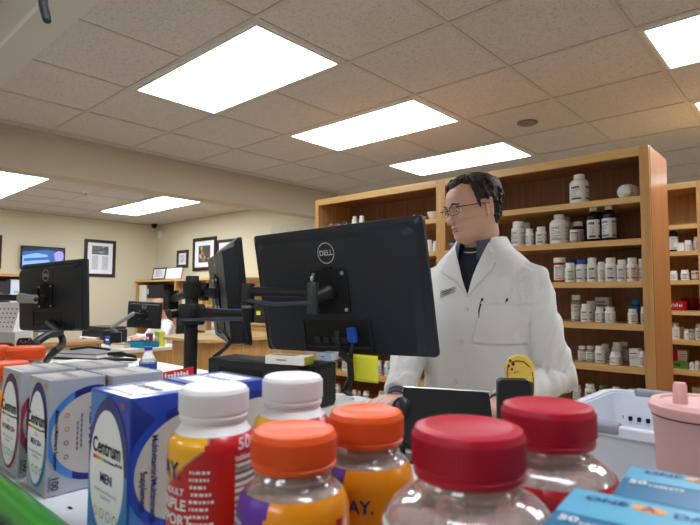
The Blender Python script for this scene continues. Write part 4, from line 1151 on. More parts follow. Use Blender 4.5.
def nose_ears(g, m):
    rings = []
    for z, y, w, d in ((.018, -.090, .007, .006), (.006, -.092, .0075, .008), (-.008, -.099, .009, .012), (-.020, -.111, .011, .018), (-.029, -.117, .0145, .022), (-.036, -.113, .016, .021), (-.041, -.098, .013, .012)):
        rings.append([Vector((w*math.sin(2*PI*k/16), y+d-d*math.cos(2*PI*k/16)*1.0, z)) for k in range(16)])
    g.loft(rings, m)
    for sx in (-1, 1): g.ball((sx*.0115, -.098, -.035), (.0065, .010, .0065), m, 12)
    # lips
    g.ball((0, -.0855, -.0555), (.022, .009, .0048), m, 16); g.ball((0, -.084, -.067), (.019, .0095, .0052), m, 16)
    # brow
    for sx in (-1, 1): g.tube([(sx*.012, -.0905, .021), (sx*.030, -.090, .026), (sx*.048, -.078, .022)], [.006, .0065, .005], m, 10)
    for sx in (-1, 1):
        R_ = Matrix.Rotation(sx*.5, 3, 'Z') @ Matrix.Rotation(-.18, 3, 'X')
        pts = []
        for k in range(15):
            a = -2.2+k/14*4.9
            pts.append(R_ @ Vector((sx*(.007+.004*math.cos(a)), -.016*math.cos(a)*1.0, .030*math.sin(a)))+Vector((sx*.087, .011, -.004)))
        g.tube(pts, .0042, m, 8)
        g.ball((sx*.080, .010, -.004), (.004, .0155, .028), m, 16, rot=R_)
        g.ball((sx*.083, .000, -.030), (.005, .006, .009), m, 10)
def bake(g_or_o, name, m, voxel, parent=None, smooth=4, disp=0, dscale=.1):
    o = g_or_o.build('tmp') if isinstance(g_or_o, MB) else g_or_o
    r = o.modifiers.new('r', 'REMESH'); r.mode = 'VOXEL'; r.voxel_size = voxel; r.use_smooth_shade = True
    if smooth:
        s_ = o.modifiers.new('s', 'SMOOTH'); s_.factor = .5; s_.iterations = smooth
    dg = bpy.context.evaluated_depsgraph_get(); dg.update()
    me = bpy.data.meshes.new_from_object(o.evaluated_get(dg)); me.name = name
    bpy.data.objects.remove(o)
    me.materials.clear(); me.materials.append(m)
    for p in me.polygons: p.use_smooth = True; p.material_index = 0
    o = bpy.data.objects.new(name, me); COL.objects.link(o)
    if parent: o.parent = parent
    return o
def hand(g, wrist, d, n, side, m, curl=(.3, .5, .35), sc_=1.0):
    """palm and five fingers; d points to the fingertips, n out of the back of the hand, side is the thumb side"""
    d = Vector(d).normalized(); n = Vector(n); n = (n-d*n.dot(d)).normalized(); s_ = d.cross(n)*side
    w = Vector(wrist)
    P_ = lambda a, b, c: w+(d*a+s_*b+n*c)*sc_
    kn = [(.090, .030), (.094, .010), (.090, -.011), (.082, -.030)]
    for (a, b) in kn: g.tube([P_(-.01, b*.55, 0), P_(a*.5, b*.8, .002), P_(a, b, 0)], [.019*sc_, .016*sc_, .0115*sc_], m, 12)
    for (a, b), ln in zip(kn, (.074, .082, .076, .060)):
        ang = 0; p = P_(a, b, 0); pts = [p]; seg = (ln*.45, ln*.31, ln*.24)
        for sg, cu in zip(seg, curl):
            ang += cu
            p = p+(d*math.cos(ang)-n*math.sin(ang)+s_*(b*.8))*sg*sc_
            pts.append(p)
        g.tube(pts, [.0098*sc_, .009*sc_, .0082*sc_, .0070*sc_], m, 12)
    t = [P_(.012, .022, -.004), P_(.045, .048, -.012), P_(.072, .060, -.020), P_(.094, .058, -.030)]
    g.tube(t, [.015*sc_, .0125*sc_, .0108*sc_, .0085*sc_], m, 12)
def ell_ring(cx, cy, z, a, b, n=40, e=2.2, tilt=0):
    pts = []
    for k in range(n):
        t = 2*PI*k/n; c, s_ = math.cos(t), math.sin(t)
        x = a*abs(c)**(2/e)*(1 if c >= 0 else -1); y = b*abs(s_)**(2/e)*(1 if s_ >= 0 else -1)
        pts.append(Vector((cx+x, cy+y, z+tilt*y)))
    return pts

# ---- the pharmacist: stands behind the counter, body square to it, head turned to his right
MX, MY = -.948, 1.745
man = thing('person', 'dark-haired person in glasses and white coat standing behind the big monitor, looking left', 'person', (MX, MY, 0))
HC = Vector((.004, -.045, 1.664))
HM = Matrix.Translation(HC) @ Matrix.Rotation(-.52, 4, 'Z') @ Matrix.Rotation(.20, 4, 'X') @ Matrix.Scale(1.01, 4)
# limb joints in the man's frame (x = his left)
RSH, REL, RWR = Vector((-.178, .005, 1.425)), Vector((-.232, -.105, 1.150)), Vector((-.106, -.352, 1.022))
LSH, LEL, LWR = Vector((.178, .005, 1.425)), Vector((.266, -.015, 1.090)), Vector((.200, -.255, 1.030))
g = MB()
gh = MB(); head_shell(gh, M_skin); nose_ears(gh, M_skin)
g.raw([HM @ v for v in gh.v], gh.f, M_skin, True)
g.tube([HM @ Vector((0, .022, -.02)), HM @ Vector((0, .018, -.085)), Vector((0, .006, 1.545)), Vector((0, .014, 1.50)), Vector((0, .012, 1.42))], [.058, .060, .060, .063, .07], M_skin, 28)
torso = [(1.52, .068, .055, .014), (1.48, .100, .066, .012), (1.44, .140, .080, .012), (1.38, .165, .096, .006), (1.28, .178, .110, 0), (1.15, .165, .108, 0), (1.03, .165, .108, 0), (.93, .172, .112, .004), (.86, .165, .105, .008)]
g.loft([ell_ring(0, cy, z, a, b) for z, a, b, cy in torso], M_skin)
for sgn, (S, E_, Wr) in ((-1, (RSH, REL, RWR)), (1, (LSH, LEL, LWR))):
    g.tube([S+Vector((-sgn*.02, 0, -.03)), S.lerp(E_, .5), E_, E_.lerp(Wr, .35), Wr], [.040, .042, .038, .038, .029], M_skin, 20)
    g.tube([Vector((sgn*.09, .005, .90)), Vector((sgn*.105, -.005, .50)), Vector((sgn*.11, .02, .10))], [.092, .058, .040], M_skin, 20)
    g.tube([Vector((sgn*.11, .045, .055)), Vector((sgn*.12, -.06, .045)), Vector((sgn*.13, -.15, .035))], [.038, .038, .026], M_skin, 16)
hand(g, RWR+Vector((.003, -.012, -.001)), (-.05, -1, -.10), (.05, .02, 1), -1, M_skin, (.30, .42, .3))
hand(g, LWR+Vector((-.006, -.012, -.002)), (-.25, -1, -.10), (0, 0, 1), 1, M_skin, (.35, .45, .35))
body = bake(g, 'body', M_skin, .0030, man, 2)
# mouse under the right hand
mw = Vector((MX, MY, 0))+RWR+Vector((-.004, -.105, 0))
t = thing('computer_mouse', 'black computer mouse beneath the pharmacist\'s right hand', 'mouse', (mw.x, mw.y, WT+.0004))
MB().ball((0, 0, .002), (.028, .050, .020), M_black, 24).build('shell', t)
# eyes
for sx in (-1, 1):
    g = MB(); c = HM @ Vector((sx*.031, -.0725, .004)); g.ball(c, .0112, mat('eye_white', (226, 222, 216), .2), 20)
    g.ball(HM @ Vector((sx*.031-.003, -.0795, .002)), .0052, mat('eye_iris', (70, 52, 40), .2), 14)
    e = g.build('eye', man)
    g = MB(); g.tube([HM @ Vector((sx*.014, -.0965, .0215)), HM @ Vector((sx*.030, -.0965, .0285)), HM @ Vector((sx*.050, -.084, .0235))], [.0022, .0030, .0016], M_hair, 8, squash=(1, 1.2)); g.build('eyebrow', man)
    g = MB(); g.tube([HM @ Vector((sx*.0195, -.0845, .0085)), HM @ Vector((sx*.032, -.0870, .0125)), HM @ Vector((sx*.045, -.0805, .0075))], [.0018, .0028, .0018], M_skin, 8); g.build('eyelid', man)
g = MB(); M_lip = mat('lip', (170, 104, 96), .5)
g.ball((0, -.0890, -.0560), (.0205, .0075, .0032), M_lip, 16); g.ball((0, -.0880, -.0660), (.0175, .0078, .0038), M_lip, 16)
for i_, v in enumerate(g.v): g.v[i_] = HM @ v
g.build('lips', man)
# hair
def hair_mask(a, z, wob):
    # a: 0 front .. PI back ; returns thickness, 0 where bare
    aa = abs((a+PI) % (2*PI)-PI)
    hl = .084-.002*math.exp(-(aa/.25)**2)+.008*math.exp(-((aa-.6)/.22)**2)    # forehead hairline with receding temples
    if aa < 1.05: low = hl
    elif aa < 1.34: low = hl+(-.006-hl)*sm(aa, 1.02, 1.34)       # sideburn
    elif aa < 1.40: low = -.006
    elif aa < 1.95: low = .022+(.0)*aa                              # over the ear
    elif aa < 2.15: low = .028+(-.055-.028)*sm(aa, 1.95, 2.15)
    else: low = -.062
    return sm(z, low-.002, low+.010)
g = MB(); n = 120; zs = [-.07+.1835*k/80 for k in range(81)]
def hair_pt(a, z, out):
    p = head_point(a, min(z, .1125)); r = Vector((p.x, p.y-.005, p.z-.02)).normalized()
    aa = abs((a+PI) % (2*PI)-PI)
    m_ = hair_mask(a, z, 0)
    if not out: return p-r*.006
    th = (.003+.012*sm(z, 0, .08))+.004*sm(aa, 2, 3)
    th += .0042*noise.noise(Vector((math.sin(a)*7, math.cos(a)*7, z*22)))+.0022*noise.noise(Vector((math.sin(a)*26, math.cos(a)*26, z*45)))
    return p+r*(th*m_-.004*(1-m_))
outer = [[hair_pt(2*PI*k/n, z, True) for k in range(n)] for z in zs]
vs = [HM @ p for r in outer for p in r]; fs = []
for j in range(80):
    for k in range(n):
        a = 2*PI*(k+.5)/n; z = (zs[j]+zs[j+1])/2
        if hair_mask(a, z, 0) > .02: fs.append((j*n+k, j*n+(k+1) % n, (j+1)*n+(k+1) % n, (j+1)*n+k))
top = HM @ Vector((0, -.004, .126)); vs.append(top)
for k in range(n): fs.append((80*n+k, 80*n+(k+1) % n, len(vs)-1))
g.raw(vs, fs, M_hair, True)
# curls at the nape and over the ears
rr = random.Random(5)
for i in range(110):
    a = rr.uniform(.15, 2*PI-.15); aa = abs((a+PI) % (2*PI)-PI)
    z = rr.uniform(-.058, .100)
    if hair_mask(a, z, 0) < .6 and not (aa > 2.0 and z > -.064): continue
    p = hair_pt(a, z, True); q = hair_pt(a+rr.uniform(.08, .16)*(1 if a < PI else -1), max(-.069, z-rr.uniform(.010, .024)), True)
    r = Vector((p.x, p.y, 0)).normalized()
    g.tube([HM @ (p-r*.002), HM @ (p.lerp(q, .5)+r*.0035), HM @ (q-r*.001)], [.0020, .0029, .0014], M_hair, 6)
hr = g.build('hair', man, angle=180)
so = hr.modifiers.new('s', 'SOLIDIFY'); so.thickness = .005; so.offset = -1
# glasses
g = MB(); M_gl = mat('glasses_frame', (24, 26, 30), .3, metal=.5)
for sx in (-1, 1):
    c = Vector((sx*.033, -.0990, .004)); ring = []
    for k in range(29):
        a = 2*PI*k/28; x = .0255*abs(math.cos(a))**.6*(1 if math.cos(a) > 0 else -1); z = .0145*abs(math.sin(a))**.6*(1 if math.sin(a) > 0 else -1)
        ring.append(HM @ (c+Vector((x, abs(x+sx*.033)**2*2.2, z))))
    g.tube(ring, .0011, M_gl, 6)
    g.tube([HM @ Vector((sx*.012+k_*sx*.0115, -.0990+abs(sx*.012+k_*sx*.0115)**2*.9, .0180)) for k_ in range(5)], .0017, M_gl, 6)
    g.tube([HM @ Vector((sx*.0585, -.100, .013)), HM @ Vector((sx*.076, -.085, .013)), HM @ Vector((sx*.0835, -.02, .012)), HM @ Vector((sx*.0845, .012, .008)), HM @ Vector((sx*.082, .022, -.008))], .0017, M_gl, 6)
g.tube([HM @ Vector((-.009, -.102, .006)), HM @ Vector((0, -.1065, .009)), HM @ Vector((.009, -.102, .006))], .0012, M_gl, 6)
gl = g.build('glasses', man)
g = MB(); M_lens = mat('lens', (255, 255, 255), .02, trans=1, ior=1.05)
for sx in (-1, 1):
    c = Vector((sx*.033, -.0990, .004)); f_ = []; 
    for yo in (0, .0008):
        for k in range(24):
            a = 2*PI*k/24; x = .0248*abs(math.cos(a))**.6*(1 if math.cos(a) > 0 else -1); z = .014*abs(math.sin(a))**.6*(1 if math.sin(a) > 0 else -1)
            f_.append(HM @ (c+Vector((x, abs(x+sx*.033)**2*2.2+yo, z))))
    b_ = 0
    g.raw(f_, [tuple(range(24)), tuple(range(47, 23, -1))]+[(k, 24+k, 24+(k+1) % 24, (k+1) % 24) for k in range(24)], M_lens)
ln = g.build('lenses', gl)
# shirt, undershirt
g = MB()
shr = [(1.535, .070, .060, .012), (1.50, .100, .074, .010), (1.46, .145, .090, .008), (1.38, .183, .108, .002), (1.28, .184, .120, -.002), (1.15, .172, .117, 0), (1.03, .172, .117, 0), (.90, .178, .120, .004)]
g.loft([ell_ring(0, cy, z, a, b) for z, a, b, cy in shr], M_shirtd)
sh = bake(g, 'shirt', M_shirtd, .006, man, 3)
# collar: two standing wings around the neck
def collar(m, r0_, zt, name, gap=.5, drop=.035, lean=.016):
    g = MB(); n = 36; rows = []
    for j, (dz, dr) in enumerate(((0, 0), (.012, -.001), (.012, .003), (-.006, .010), (-drop, lean))):
        row = []
        for k in range(n+1):
            a = gap+(2*PI-2*gap)*k/n
            fr = math.cos(a)            # 1 front, -1 back
            d = dz if j < 3 else dz*(1.0+.35*max(0, fr))
            rr_ = r0_+dr+.004*max(0, fr)
            row.append(Vector((rr_*math.sin(a)*1.02, .006-rr_*math.cos(a)*1.0-(.012*max(0, fr)), zt+d-.034*max(0, fr)-.008*abs(math.sin(a)))))
        rows.append(row)
    vs = [p for r in rows for p in r]; fs = []
    for j in range(4):
        for k in range(n): q = j*(n+1)+k; fs.append((q, q+1, q+n+2, q+n+1))
    g.raw(vs, fs, m, True); o = g.build(name, man, angle=60)
    s_ = o.modifiers.new('s', 'SOLIDIFY'); s_.thickness = .0022; s_.offset = 0
    return o
MB().lathe([(.060, 0), (.066, .0), (.070, -.03), (.064, -.03)], M_paper, 36, X=Matrix.Translation((0, -.002, 1.535)) @ Matrix.Rotation(.40, 4, 'X')).build('undershirt', man, label='white undershirt neckline')
collar(M_shirt, .068, 1.568, 'shirt_collar', .42, .042, .020)
# coat
g = MB()
ct = [(1.562, .084, .074, .016), (1.540, .096, .080, .014), (1.515, .120, .086, .012), (1.490, .152, .096, .010), (1.462, .182, .106, .008), (1.42, .203, .118, .004), (1.34, .212, .128, -.002), (1.24, .208, .134, -.006), (1.14, .204, .136, -.008), (1.02, .206, .142, -.008), (.90, .214, .148, -.004), (.75, .226, .156, 0), (.58, .236, .160, .004)]
g.loft([ell_ring(0, cy, z, a, b, 48, 2.35) for z, a, b, cy in ct], M_coat)
for sgn, (S, E_, Wr) in ((-1, (RSH, REL, RWR)), (1, (LSH, LEL, LWR))):
    W2 = E_.lerp(Wr, .93)
    g.tube([S+Vector((-sgn*.035, 0, .004)), S+Vector((sgn*.004, 0, -.020)), S.lerp(E_, .5)+Vector((sgn*.004, 0, 0)), E_+Vector((sgn*.002, .004, -.004)), E_.lerp(W2, .5), W2], [.052, .071, .070, .065, .057, .047], M_coat, 28, capround=False)
coat = bake(g, 'white_coat', M_coat, .006, man, 6)
# cloth folds, pressed into the cloth surface
me = coat.data
nrm = [v.normal.copy() for v in me.vertices]
def seg_dist(p, a, b):
    t = max(0, min(1, (p-a).dot(b-a)/(b-a).length_squared)); return (p-(a+(b-a)*t)).length, t
rr = random.Random(11)
for v, nn in zip(me.vertices, nrm):
    p = v.co.copy(); d = 0
    sg = 1 if p.x > 0 else -1
    S, E_, Wr = (LSH, LEL, LWR) if sg > 0 else (RSH, REL, RWR)
    da, ta = seg_dist(p, S, E_); db, tb = seg_dist(p, E_, Wr)
    arm = sm(-min(da, db), -.105, -.078) if abs(p.x) > .165 or db < .075 else 0
    if arm > 0:
        u = (ta if da < db else 1+tb)
        ax = math.atan2(nn.z*.3+nn.y, nn.x)
        amp = .0065+.0085*math.exp(-((u-1.0)/.30)**2)+.0020*math.exp(-((u-.15)/.2)**2)
        q = Vector((ax*.9, u*7.5+ax*1.1, sg*3.0))
        w_ = noise.noise(q*1.0)*1.3+.5*noise.noise(q*2.1)
        d += arm*amp*(w_ if w_ > 0 else w_*1.3)
    body_ = 1-arm
    q = Vector((p.x*9+p.z*3.5, p.y*6, p.z*4.2))
    d += body_*(.0085*noise.noise(q)+.0030*noise.noise(q*2.3))
    # vertical drape below the chest
    d += body_*.0035*sm(-p.z, -1.20, -1.0)*math.sin(p.x*55+2*noise.noise(Vector((p.x*4, p.z*3, 0))))*(1 if p.y < 0 else .4)
    v.co += nn*d
me.update()
bvh = BVHTree.FromPolygons([v.co[:] for v in me.vertices], [tuple(p.vertices) for p in me.polygons])
O = Vector((MX, MY, 0))
def px2m(px, py, Yp=-.125):
    v = at_y(px, py, MY+Yp)-O; return v.x, v.z
def front(x, z, off=.0):
    h = bvh.ray_cast(Vector((x, -1, z)), Vector((0, 1, 0)))
    return Vector((x, h[0].y-off, z)) if h[0] else None
# open the neck of the coat: V between the lapels
VB_ = Vector(px2m(468, 297)); VL = Vector((-.066, 1.535)); VR = Vector((.068, 1.542))
bm = bmesh.new(); bm.from_mesh(me)
kill = []
for f in bm.faces:
    c = f.calc_center_median()
    if c.y < .012 and c.z > VB_.y and abs(c.x) < .075:
        t_ = (c.z-VB_.y)/(1.535-VB_.y)
        xl = VB_.x+(VL.x-VB_.x)*min(1, t_); xr = VB_.x+(VR.x-VB_.x)*min(1, t_)
        if xl < c.x < xr and c.y < -.01: kill.append(f)
    if c.z > 1.530 and math.hypot(c.x/.082, (c.y-.012)/.074) < 1: kill.append(f)
bmesh.ops.delete(bm, geom=list(set(kill)), context='FACES'); bm.to_mesh(me); bm.free()
so = coat.modifiers.new('s', 'SOLIDIFY'); so.thickness = .003; so.offset = -1
def cloth_patch(name, pts, off, th, m, parent=man, res=.006, lift=None, label=None):
    """a patch of cloth laid on the coat: pts = outline in the (x, z) front plane"""
    from mathutils.geometry import tessellate_polygon
    import mathutils
    bmm = bmesh.new(); vv = [bmm.verts.new((x, 0, z)) for x, z in pts]; f = bmm.faces.new(vv)
    bmesh.ops.triangulate(bmm, faces=[f])
    for it in range(8):
        ed = [e for e in bmm.edges if e.calc_length() > res*2.2]
        if not ed: break
        bmesh.ops.subdivide_edges(bmm, edges=ed, cuts=1); bmesh.ops.triangulate(bmm, faces=bmm.faces[:])
    last = None
    for v in bmm.verts:
        y = front(v.co.x, v.co.z, off)
        if y is None: y = Vector((v.co.x, (last.y if last else -.1), v.co.z))
        last = y
        k = lift(v.co.x, v.co.z) if lift else 0
        v.co = y+Vector((0, -k, 0))
    bmesh.ops.recalc_face_normals(bmm, faces=bmm.faces[:])
    me_ = bpy.data.meshes.new(name); bmm.to_mesh(me_); bmm.free(); me_.materials.append(m)
    for p in me_.polygons: p.use_smooth = True
    o = bpy.data.objects.new(name, me_); COL.objects.link(o); o.parent = parent
    s_ = o.modifiers.new('s', 'SOLIDIFY'); s_.thickness = th; s_.offset = 0
    if label: o['label'] = label
    return o
# bvh of the uncut coat keeps giving a surface inside the V too
vb = tuple(VB_)
P2 = lambda px, py: px2m(px, py)
lapL = [(vb[0]+.004, vb[1]-.004), (VL.x*.55+vb[0]*.45+.007, vb[1]+(VL.y-vb[1])*.55), (VL.x+.006, VL.y-.004), (VL.x-.018, VL.y-.030), (VL.x-.036, VL.y-.075), (VL.x-.020, VL.y-.083), (VL.x-.030, VL.y-.098), (vb[0]-.046, vb[1]+.055)]
lapR = [vb, (vb[0]+.046, vb[1]+.055), (VR.x+.034, VR.y-.098), (VR.x+.022, VR.y-.083), (VR.x+.040, VR.y-.075), (VR.x+.020, VR.y-.030), (VR.x, VR.y-.002), (VR.x*.55+vb[0]*.45-.006, vb[1]+(VR.y-vb[1])*.55)]
lf = lambda x, z: .004*sm(abs(x-vb[0]), .005, .06)
cloth_patch('lapel', lapL, .003, .003, M_coat, lift=lf); cloth_patch('lapel', lapR, .003, .003, M_coat, lift=lf)
# coat collar behind the neck
g = MB(); n = 30; rows = []
for (dr, dz) in ((0, -.010), (.002, .018), (.008, .020), (.020, -.004), (.034, -.026)):
    row = []
    for k in range(n+1):
        a = 1.05+(2*PI-2.1)*k/n; fr = max(0, math.cos(a)+.5)
        row.append(Vector(((.080+dr)*math.sin(a)*1.05, .016-(.074+dr)*math.cos(a), 1.560+dz-.030*fr-.012*abs(math.sin(a)))))
    rows.append(row)
g.raw([p for r in rows for p in r], [(j*(n+1)+k, j*(n+1)+k+1, (j+1)*(n+1)+k+1, (j+1)*(n+1)+k) for j in range(4) for k in range(n)], M_coat, True)
o = g.build('coat_collar', man, angle=60); s_ = o.modifiers.new('s', 'SOLIDIFY'); s_.thickness = .003; s_.offset = 0
# placket, pocket, buttons, tag, pens
pk = [P2(466, 299), P2(472, 299), P2(472, 400), P2(466, 400)]
x0p = vb[0]+.012
cloth_patch('placket', [(x0p, vb[1]-.006), (x0p+.005, vb[1]-.006), (x0p+.001, .80), (x0p-.004, .80)], .0012, .0024, M_coat)
a, b, c, d = P2(480, 301), P2(526, 302), P2(521, 346), P2(474, 343)
cloth_patch('chest_pocket', [a, ((a[0]+b[0])/2, (a[1]+b[1])/2), b, ((b[0]+c[0])/2, (b[1]+c[1])/2), c, ((c[0]+d[0])/2, (c[1]+d[1])/2-.003), d, ((a[0]+d[0])/2, (a[1]+d[1])/2)], .0028, .0026, M_coat, lift=lambda x, z: .0030*max(0, math.sin((x-a[0])/(b[0]-a[0])*PI))*sm(z, c[1], a[1]))
cloth_patch('pocket_hem', [a, b, (b[0], b[1]-.009), (a[0], a[1]-.009)], .0062, .0024, M_coat, lift=lambda x, z: .0030*max(0, math.sin((x-a[0])/(b[0]-a[0])*PI)))
for (px, py) in ((466.5, 309), (462.5, 341), (457.5, 380), (455, 420)):
    x, z = P2(px, py); p = front(x+.006, z, .004)
    MB().lathe([(0, .0), (.0095, 0), (.0095, .002), (.0075, .0032), (.0068, .0024), (0, .0022)], mat('pearl_button', (230, 228, 220), .25), 20, X=Matrix.Translation(p+Vector((0, .002, 0))) @ Matrix.Rotation(PI/2, 4, 'X')).build('button', man)
a_, b_, c_, d_ = P2(440.5, 291), P2(455.5, 286.5), P2(456, 292), P2(441, 298)
tagp = [front(x, z, .006) for x, z in (a_, b_, c_, d_)]
g = MB(); g.raw(tagp+[p+Vector((0, .003, 0)) for p in tagp], [(0, 1, 2, 3), (7, 6, 5, 4), (0, 4, 5, 1), (1, 5, 6, 2), (2, 6, 7, 3), (3, 7, 4, 0)], mat('tag_grey', (176, 176, 176), .4))
u_ = (tagp[1]-tagp[0]); w_ = (tagp[0]-tagp[3])
for j, (q0, q1) in enumerate(((.12, .85), (.2, .7))):
    z0 = .62-.32*j
    ps_ = [tagp[3]+u_*q0+w_*z0, tagp[3]+u_*q1+w_*z0, tagp[3]+u_*q1+w_*(z0+.14), tagp[3]+u_*q0+w_*(z0+.14)]
    g.raw([p+Vector((0, -.0006, 0)) for p in ps_], [(0, 1, 2, 3)], M_txt)
nt_ = g.build('name_tag', man, label='small grey name tag')
for (px, py, px2, py2, r, lb) in ((482.5, 298, 480, 310, .0035, 'black clipped pen at the left corner of the white coat pocket'), (503.5, 298, 502, 308, .0030, 'slim dark pen with pointed clip in the middle of the coat pocket')):
    p = front(*P2(px, py), .0065); q = front(*P2(px2, py2), .0022)
    t = thing('pen', lb, 'pen', O+q)
    MB().tube([Vector((0, 0, -.055)), Vector((0, 0, 0)), p-q+Vector((0, 0, -.004))], [r*.8, r, r], M_black, 10).build('barrel', t)
    MB().tube([p-q+Vector((0, -.004, -.001)), (p-q)*.5+Vector((0, -.0055, 0))], .0014, M_dgrey, 6).build('clip', t)
# cuff and trousers, shoes
for Wr, E_ in ((RWR, REL), (LWR, LEL)):
    d = (Wr-E_).normalized(); g = MB(); g.tube([Wr-d*.050, Wr-d*.012, Wr+d*.004], [.038, .036, .0355], M_shirt, 24, capround=False); g.build('shirt_cuff', man, label='slate blue shirt cuff')
g = MB()
for sgn in (-1, 1): g.tube([Vector((sgn*.085, .004, .92)), Vector((sgn*.10, 0, .70)), Vector((sgn*.108, .002, .45)), Vector((sgn*.112, .02, .10))], [.105, .098, .078, .062], M_trou, 24, capround=False)
g.loft([ell_ring(0, .004, z, a, b) for z, a, b in ((1.0, .172, .115), (.93, .180, .122), (.86, .172, .118))], M_trou)
bake(g, 'trousers', M_trou, .010, man, 3)
for sgn in (-1, 1):
    g = MB(); g.tube([Vector((sgn*.112, .075, .046)), Vector((sgn*.12, -.04, .046)), Vector((sgn*.13, -.175, .036))], [.044, .046, .034], M_black, 16, squash=(1, .95)); bake(g, 'shoe', M_blackmat, .008, man, 2)

# ------------------------------------------------------------------ the back room seen under the beam
# half wall with a wood cap below the beam, and a curved wooden counter end
def hw(y0, y1, label):
    t = thing('half_wall', label, 'half wall', (XB, 0, 0))
    MB().box(-.09, .09, y0, y1, 0, .965, M_beam).build('panel', t)
    MB().box(-.12, .12, y0-.0, y1+.03, .9655, .995, M_oaky).build('cap', t, .004)
    MB().box(-.10, .10, y1+.0005, y1+.022, 0, .965, M_oakz).build('end_post', t, .002)
hw(-.6, 1.80, 'beige half wall with an oak cap, below the left monitor')
t = thing('reception_counter', 'oak counter with a rounded pale top, behind the pole of the double monitor arm', 'counter', (0, 0, 0))
MB().rbox(-5.0, -4.12, 2.62, 3.75, .925, .955, .25, wood('pale_oak', (220, 184, 126), (204, 164, 104), 'y'), seg=8, ax='z').build('worktop', t, .004)
MB().rbox(-4.92, -4.20, 2.70, 3.70, 0, .9245, .2, M_oakz, seg=8, ax='z').build('cabinet_body', t)
a = at_y(208, 337, 3.0)
o = MB().box(-.13, .13, -.1, .1, 0, .03, M_paper).box(-.12, .12, -.1, .1, .0305, .04, M_cream).build('paper_stack', None, .002); o.location = (-4.62, 3.15, .9555); tag(o, 'stack of white papers on the rounded pale oak counter', 'papers')
# white desk
t = thing('desk', 'white-topped desk with wooden front beyond the water bottle', 'desk', (0, 0, 0))
MB().rbox(-7.55, -5.74, 2.70, 3.45, .715, .75, .02, M_laminate, ax='z').build('desktop', t)
MB().box(-5.80, -5.775, 2.76, 3.42, 0, .7145, M_oakz).build('side_panel', t); MB().box(-7.5, -7.475, 2.76, 3.42, 0, .7145, M_oakz).build('side_panel', t)
MB().box(-7.47, -5.805, 2.76, 2.78, .02, .7145, M_oakz).build('front_panel', t)
# seated person behind the desk
SX, SY = -6.93, 3.78
sp_ = thing('person', 'small seated person in white clothes at the white desk, partly hidden by a screen', 'person', (SX, SY, 0))
g = MB(); gh = MB(); head_shell(gh, M_skin2); nose_ears(gh, M_skin2)
H2 = Matrix.Translation((0.06, -.12, 1.185)) @ Matrix.Rotation(.55, 4, 'Z') @ Matrix.Rotation(.35, 4, 'X')
g.raw([H2 @ v for v in gh.v], gh.f, M_skin2, True)
g.tube([H2 @ Vector((0, .02, -.05)), (0.03, -.03, 1.05), (0.02, 0, .98)], [.052, .052, .06], M_skin2, 20)
g.loft([ell_ring(0, cy, z, a, b) for z, a, b, cy in ((1.02, .07, .05, -.01), (.98, .15, .08, 0), (.9, .17, .1, .01), (.75, .155, .1, .03), (.6, .155, .105, .05), (.5, .17, .12, .06), (.44, .16, .11, .06))], M_skin2)
for sg in (-1, 1):
    S, E_, W2 = Vector((sg*.16, 0, .955)), Vector((sg*.23, -.12, .76)), Vector((sg*.10, -.36, .785))
    g.tube([S, E_, W2], [.048, .04, .027], M_skin2, 16); hand(g, W2+Vector((0, -.01, 0)), (-sg*.2, -1, -.05), (0, 0, 1), sg, M_skin2, sc_=.92)
    g.tube([Vector((sg*.09, .05, .48)), Vector((sg*.12, -.36, .50)), Vector((sg*.12, -.40, .12)), Vector((sg*.12, -.5, .045))], [.085, .06, .042, .03], M_skin2, 16)
bake(g, 'body', M_skin2, .007, sp_, 2)
g = MB()
g.loft([ell_ring(0, cy, z, a, b) for z, a, b, cy in ((1.02, .085, .065, -.01), (.985, .165, .1, 0), (.9, .19, .122, .01), (.75, .18, .122, .03), (.6, .185, .13, .05), (.47, .19, .14, .06))], M_coat)
for sg in (-1, 1): g.tube([Vector((sg*.155, 0, .955)), Vector((sg*.235, -.12, .755)), Vector((sg*.115, -.325, .785))], [.068, .060, .045], M_coat, 18, capround=False)
bake(g, 'white_jacket', M_coat, .009, sp_, 3)
g = MB()
for sg in (-1, 1): g.tube([Vector((sg*.09, .05, .48)), Vector((sg*.12, -.36, .50)), Vector((sg*.12, -.40, .12))], [.1, .075, .055], M_trou, 16)
bake(g, 'trousers', M_trou, .012, sp_, 2)
g = MB(); n = 64; zs2 = [-.02+.1335*k/36 for k in range(37)]
vs = []; fs = []
for z in zs2:
    for k in range(n):
        a = 2*PI*k/n; p = head_point(a, min(z, .1125)); r = Vector((p.x, p.y, p.z-.02)).normalized()
        vs.append(H2 @ (p+r*(.010+.003*noise.noise(Vector((math.sin(a)*8, math.cos(a)*8, z*30))))))
for j in range(36):
    for k in range(n):
        a = 2*PI*(k+.5)/n; aa = min(a, 2*PI-a)
        if zs2[j] > (.055 if aa < 1.1 else -.03): fs.append((j*n+k, j*n+(k+1) % n, (j+1)*n+(k+1) % n, (j+1)*n+k))
vs.append(H2 @ Vector((0, 0, .124)))
for k in range(n): fs.append((36*n+k, 36*n+(k+1) % n, len(vs)-1))
g.raw(vs, fs, mat('light_brown_hair', (150, 116, 82), .6, noise_amt=.3, noise_scale=60), True)
o = g.build('hair', sp_, angle=180); s_ = o.modifiers.new('s', 'SOLIDIFY'); s_.thickness = .006; s_.offset = -1
for sx in (-1, 1): MB().ball(H2 @ Vector((sx*.032, -.0735, .005)), .0118, mat('eye_dark', (60, 50, 46), .3), 12).build('eye', sp_)
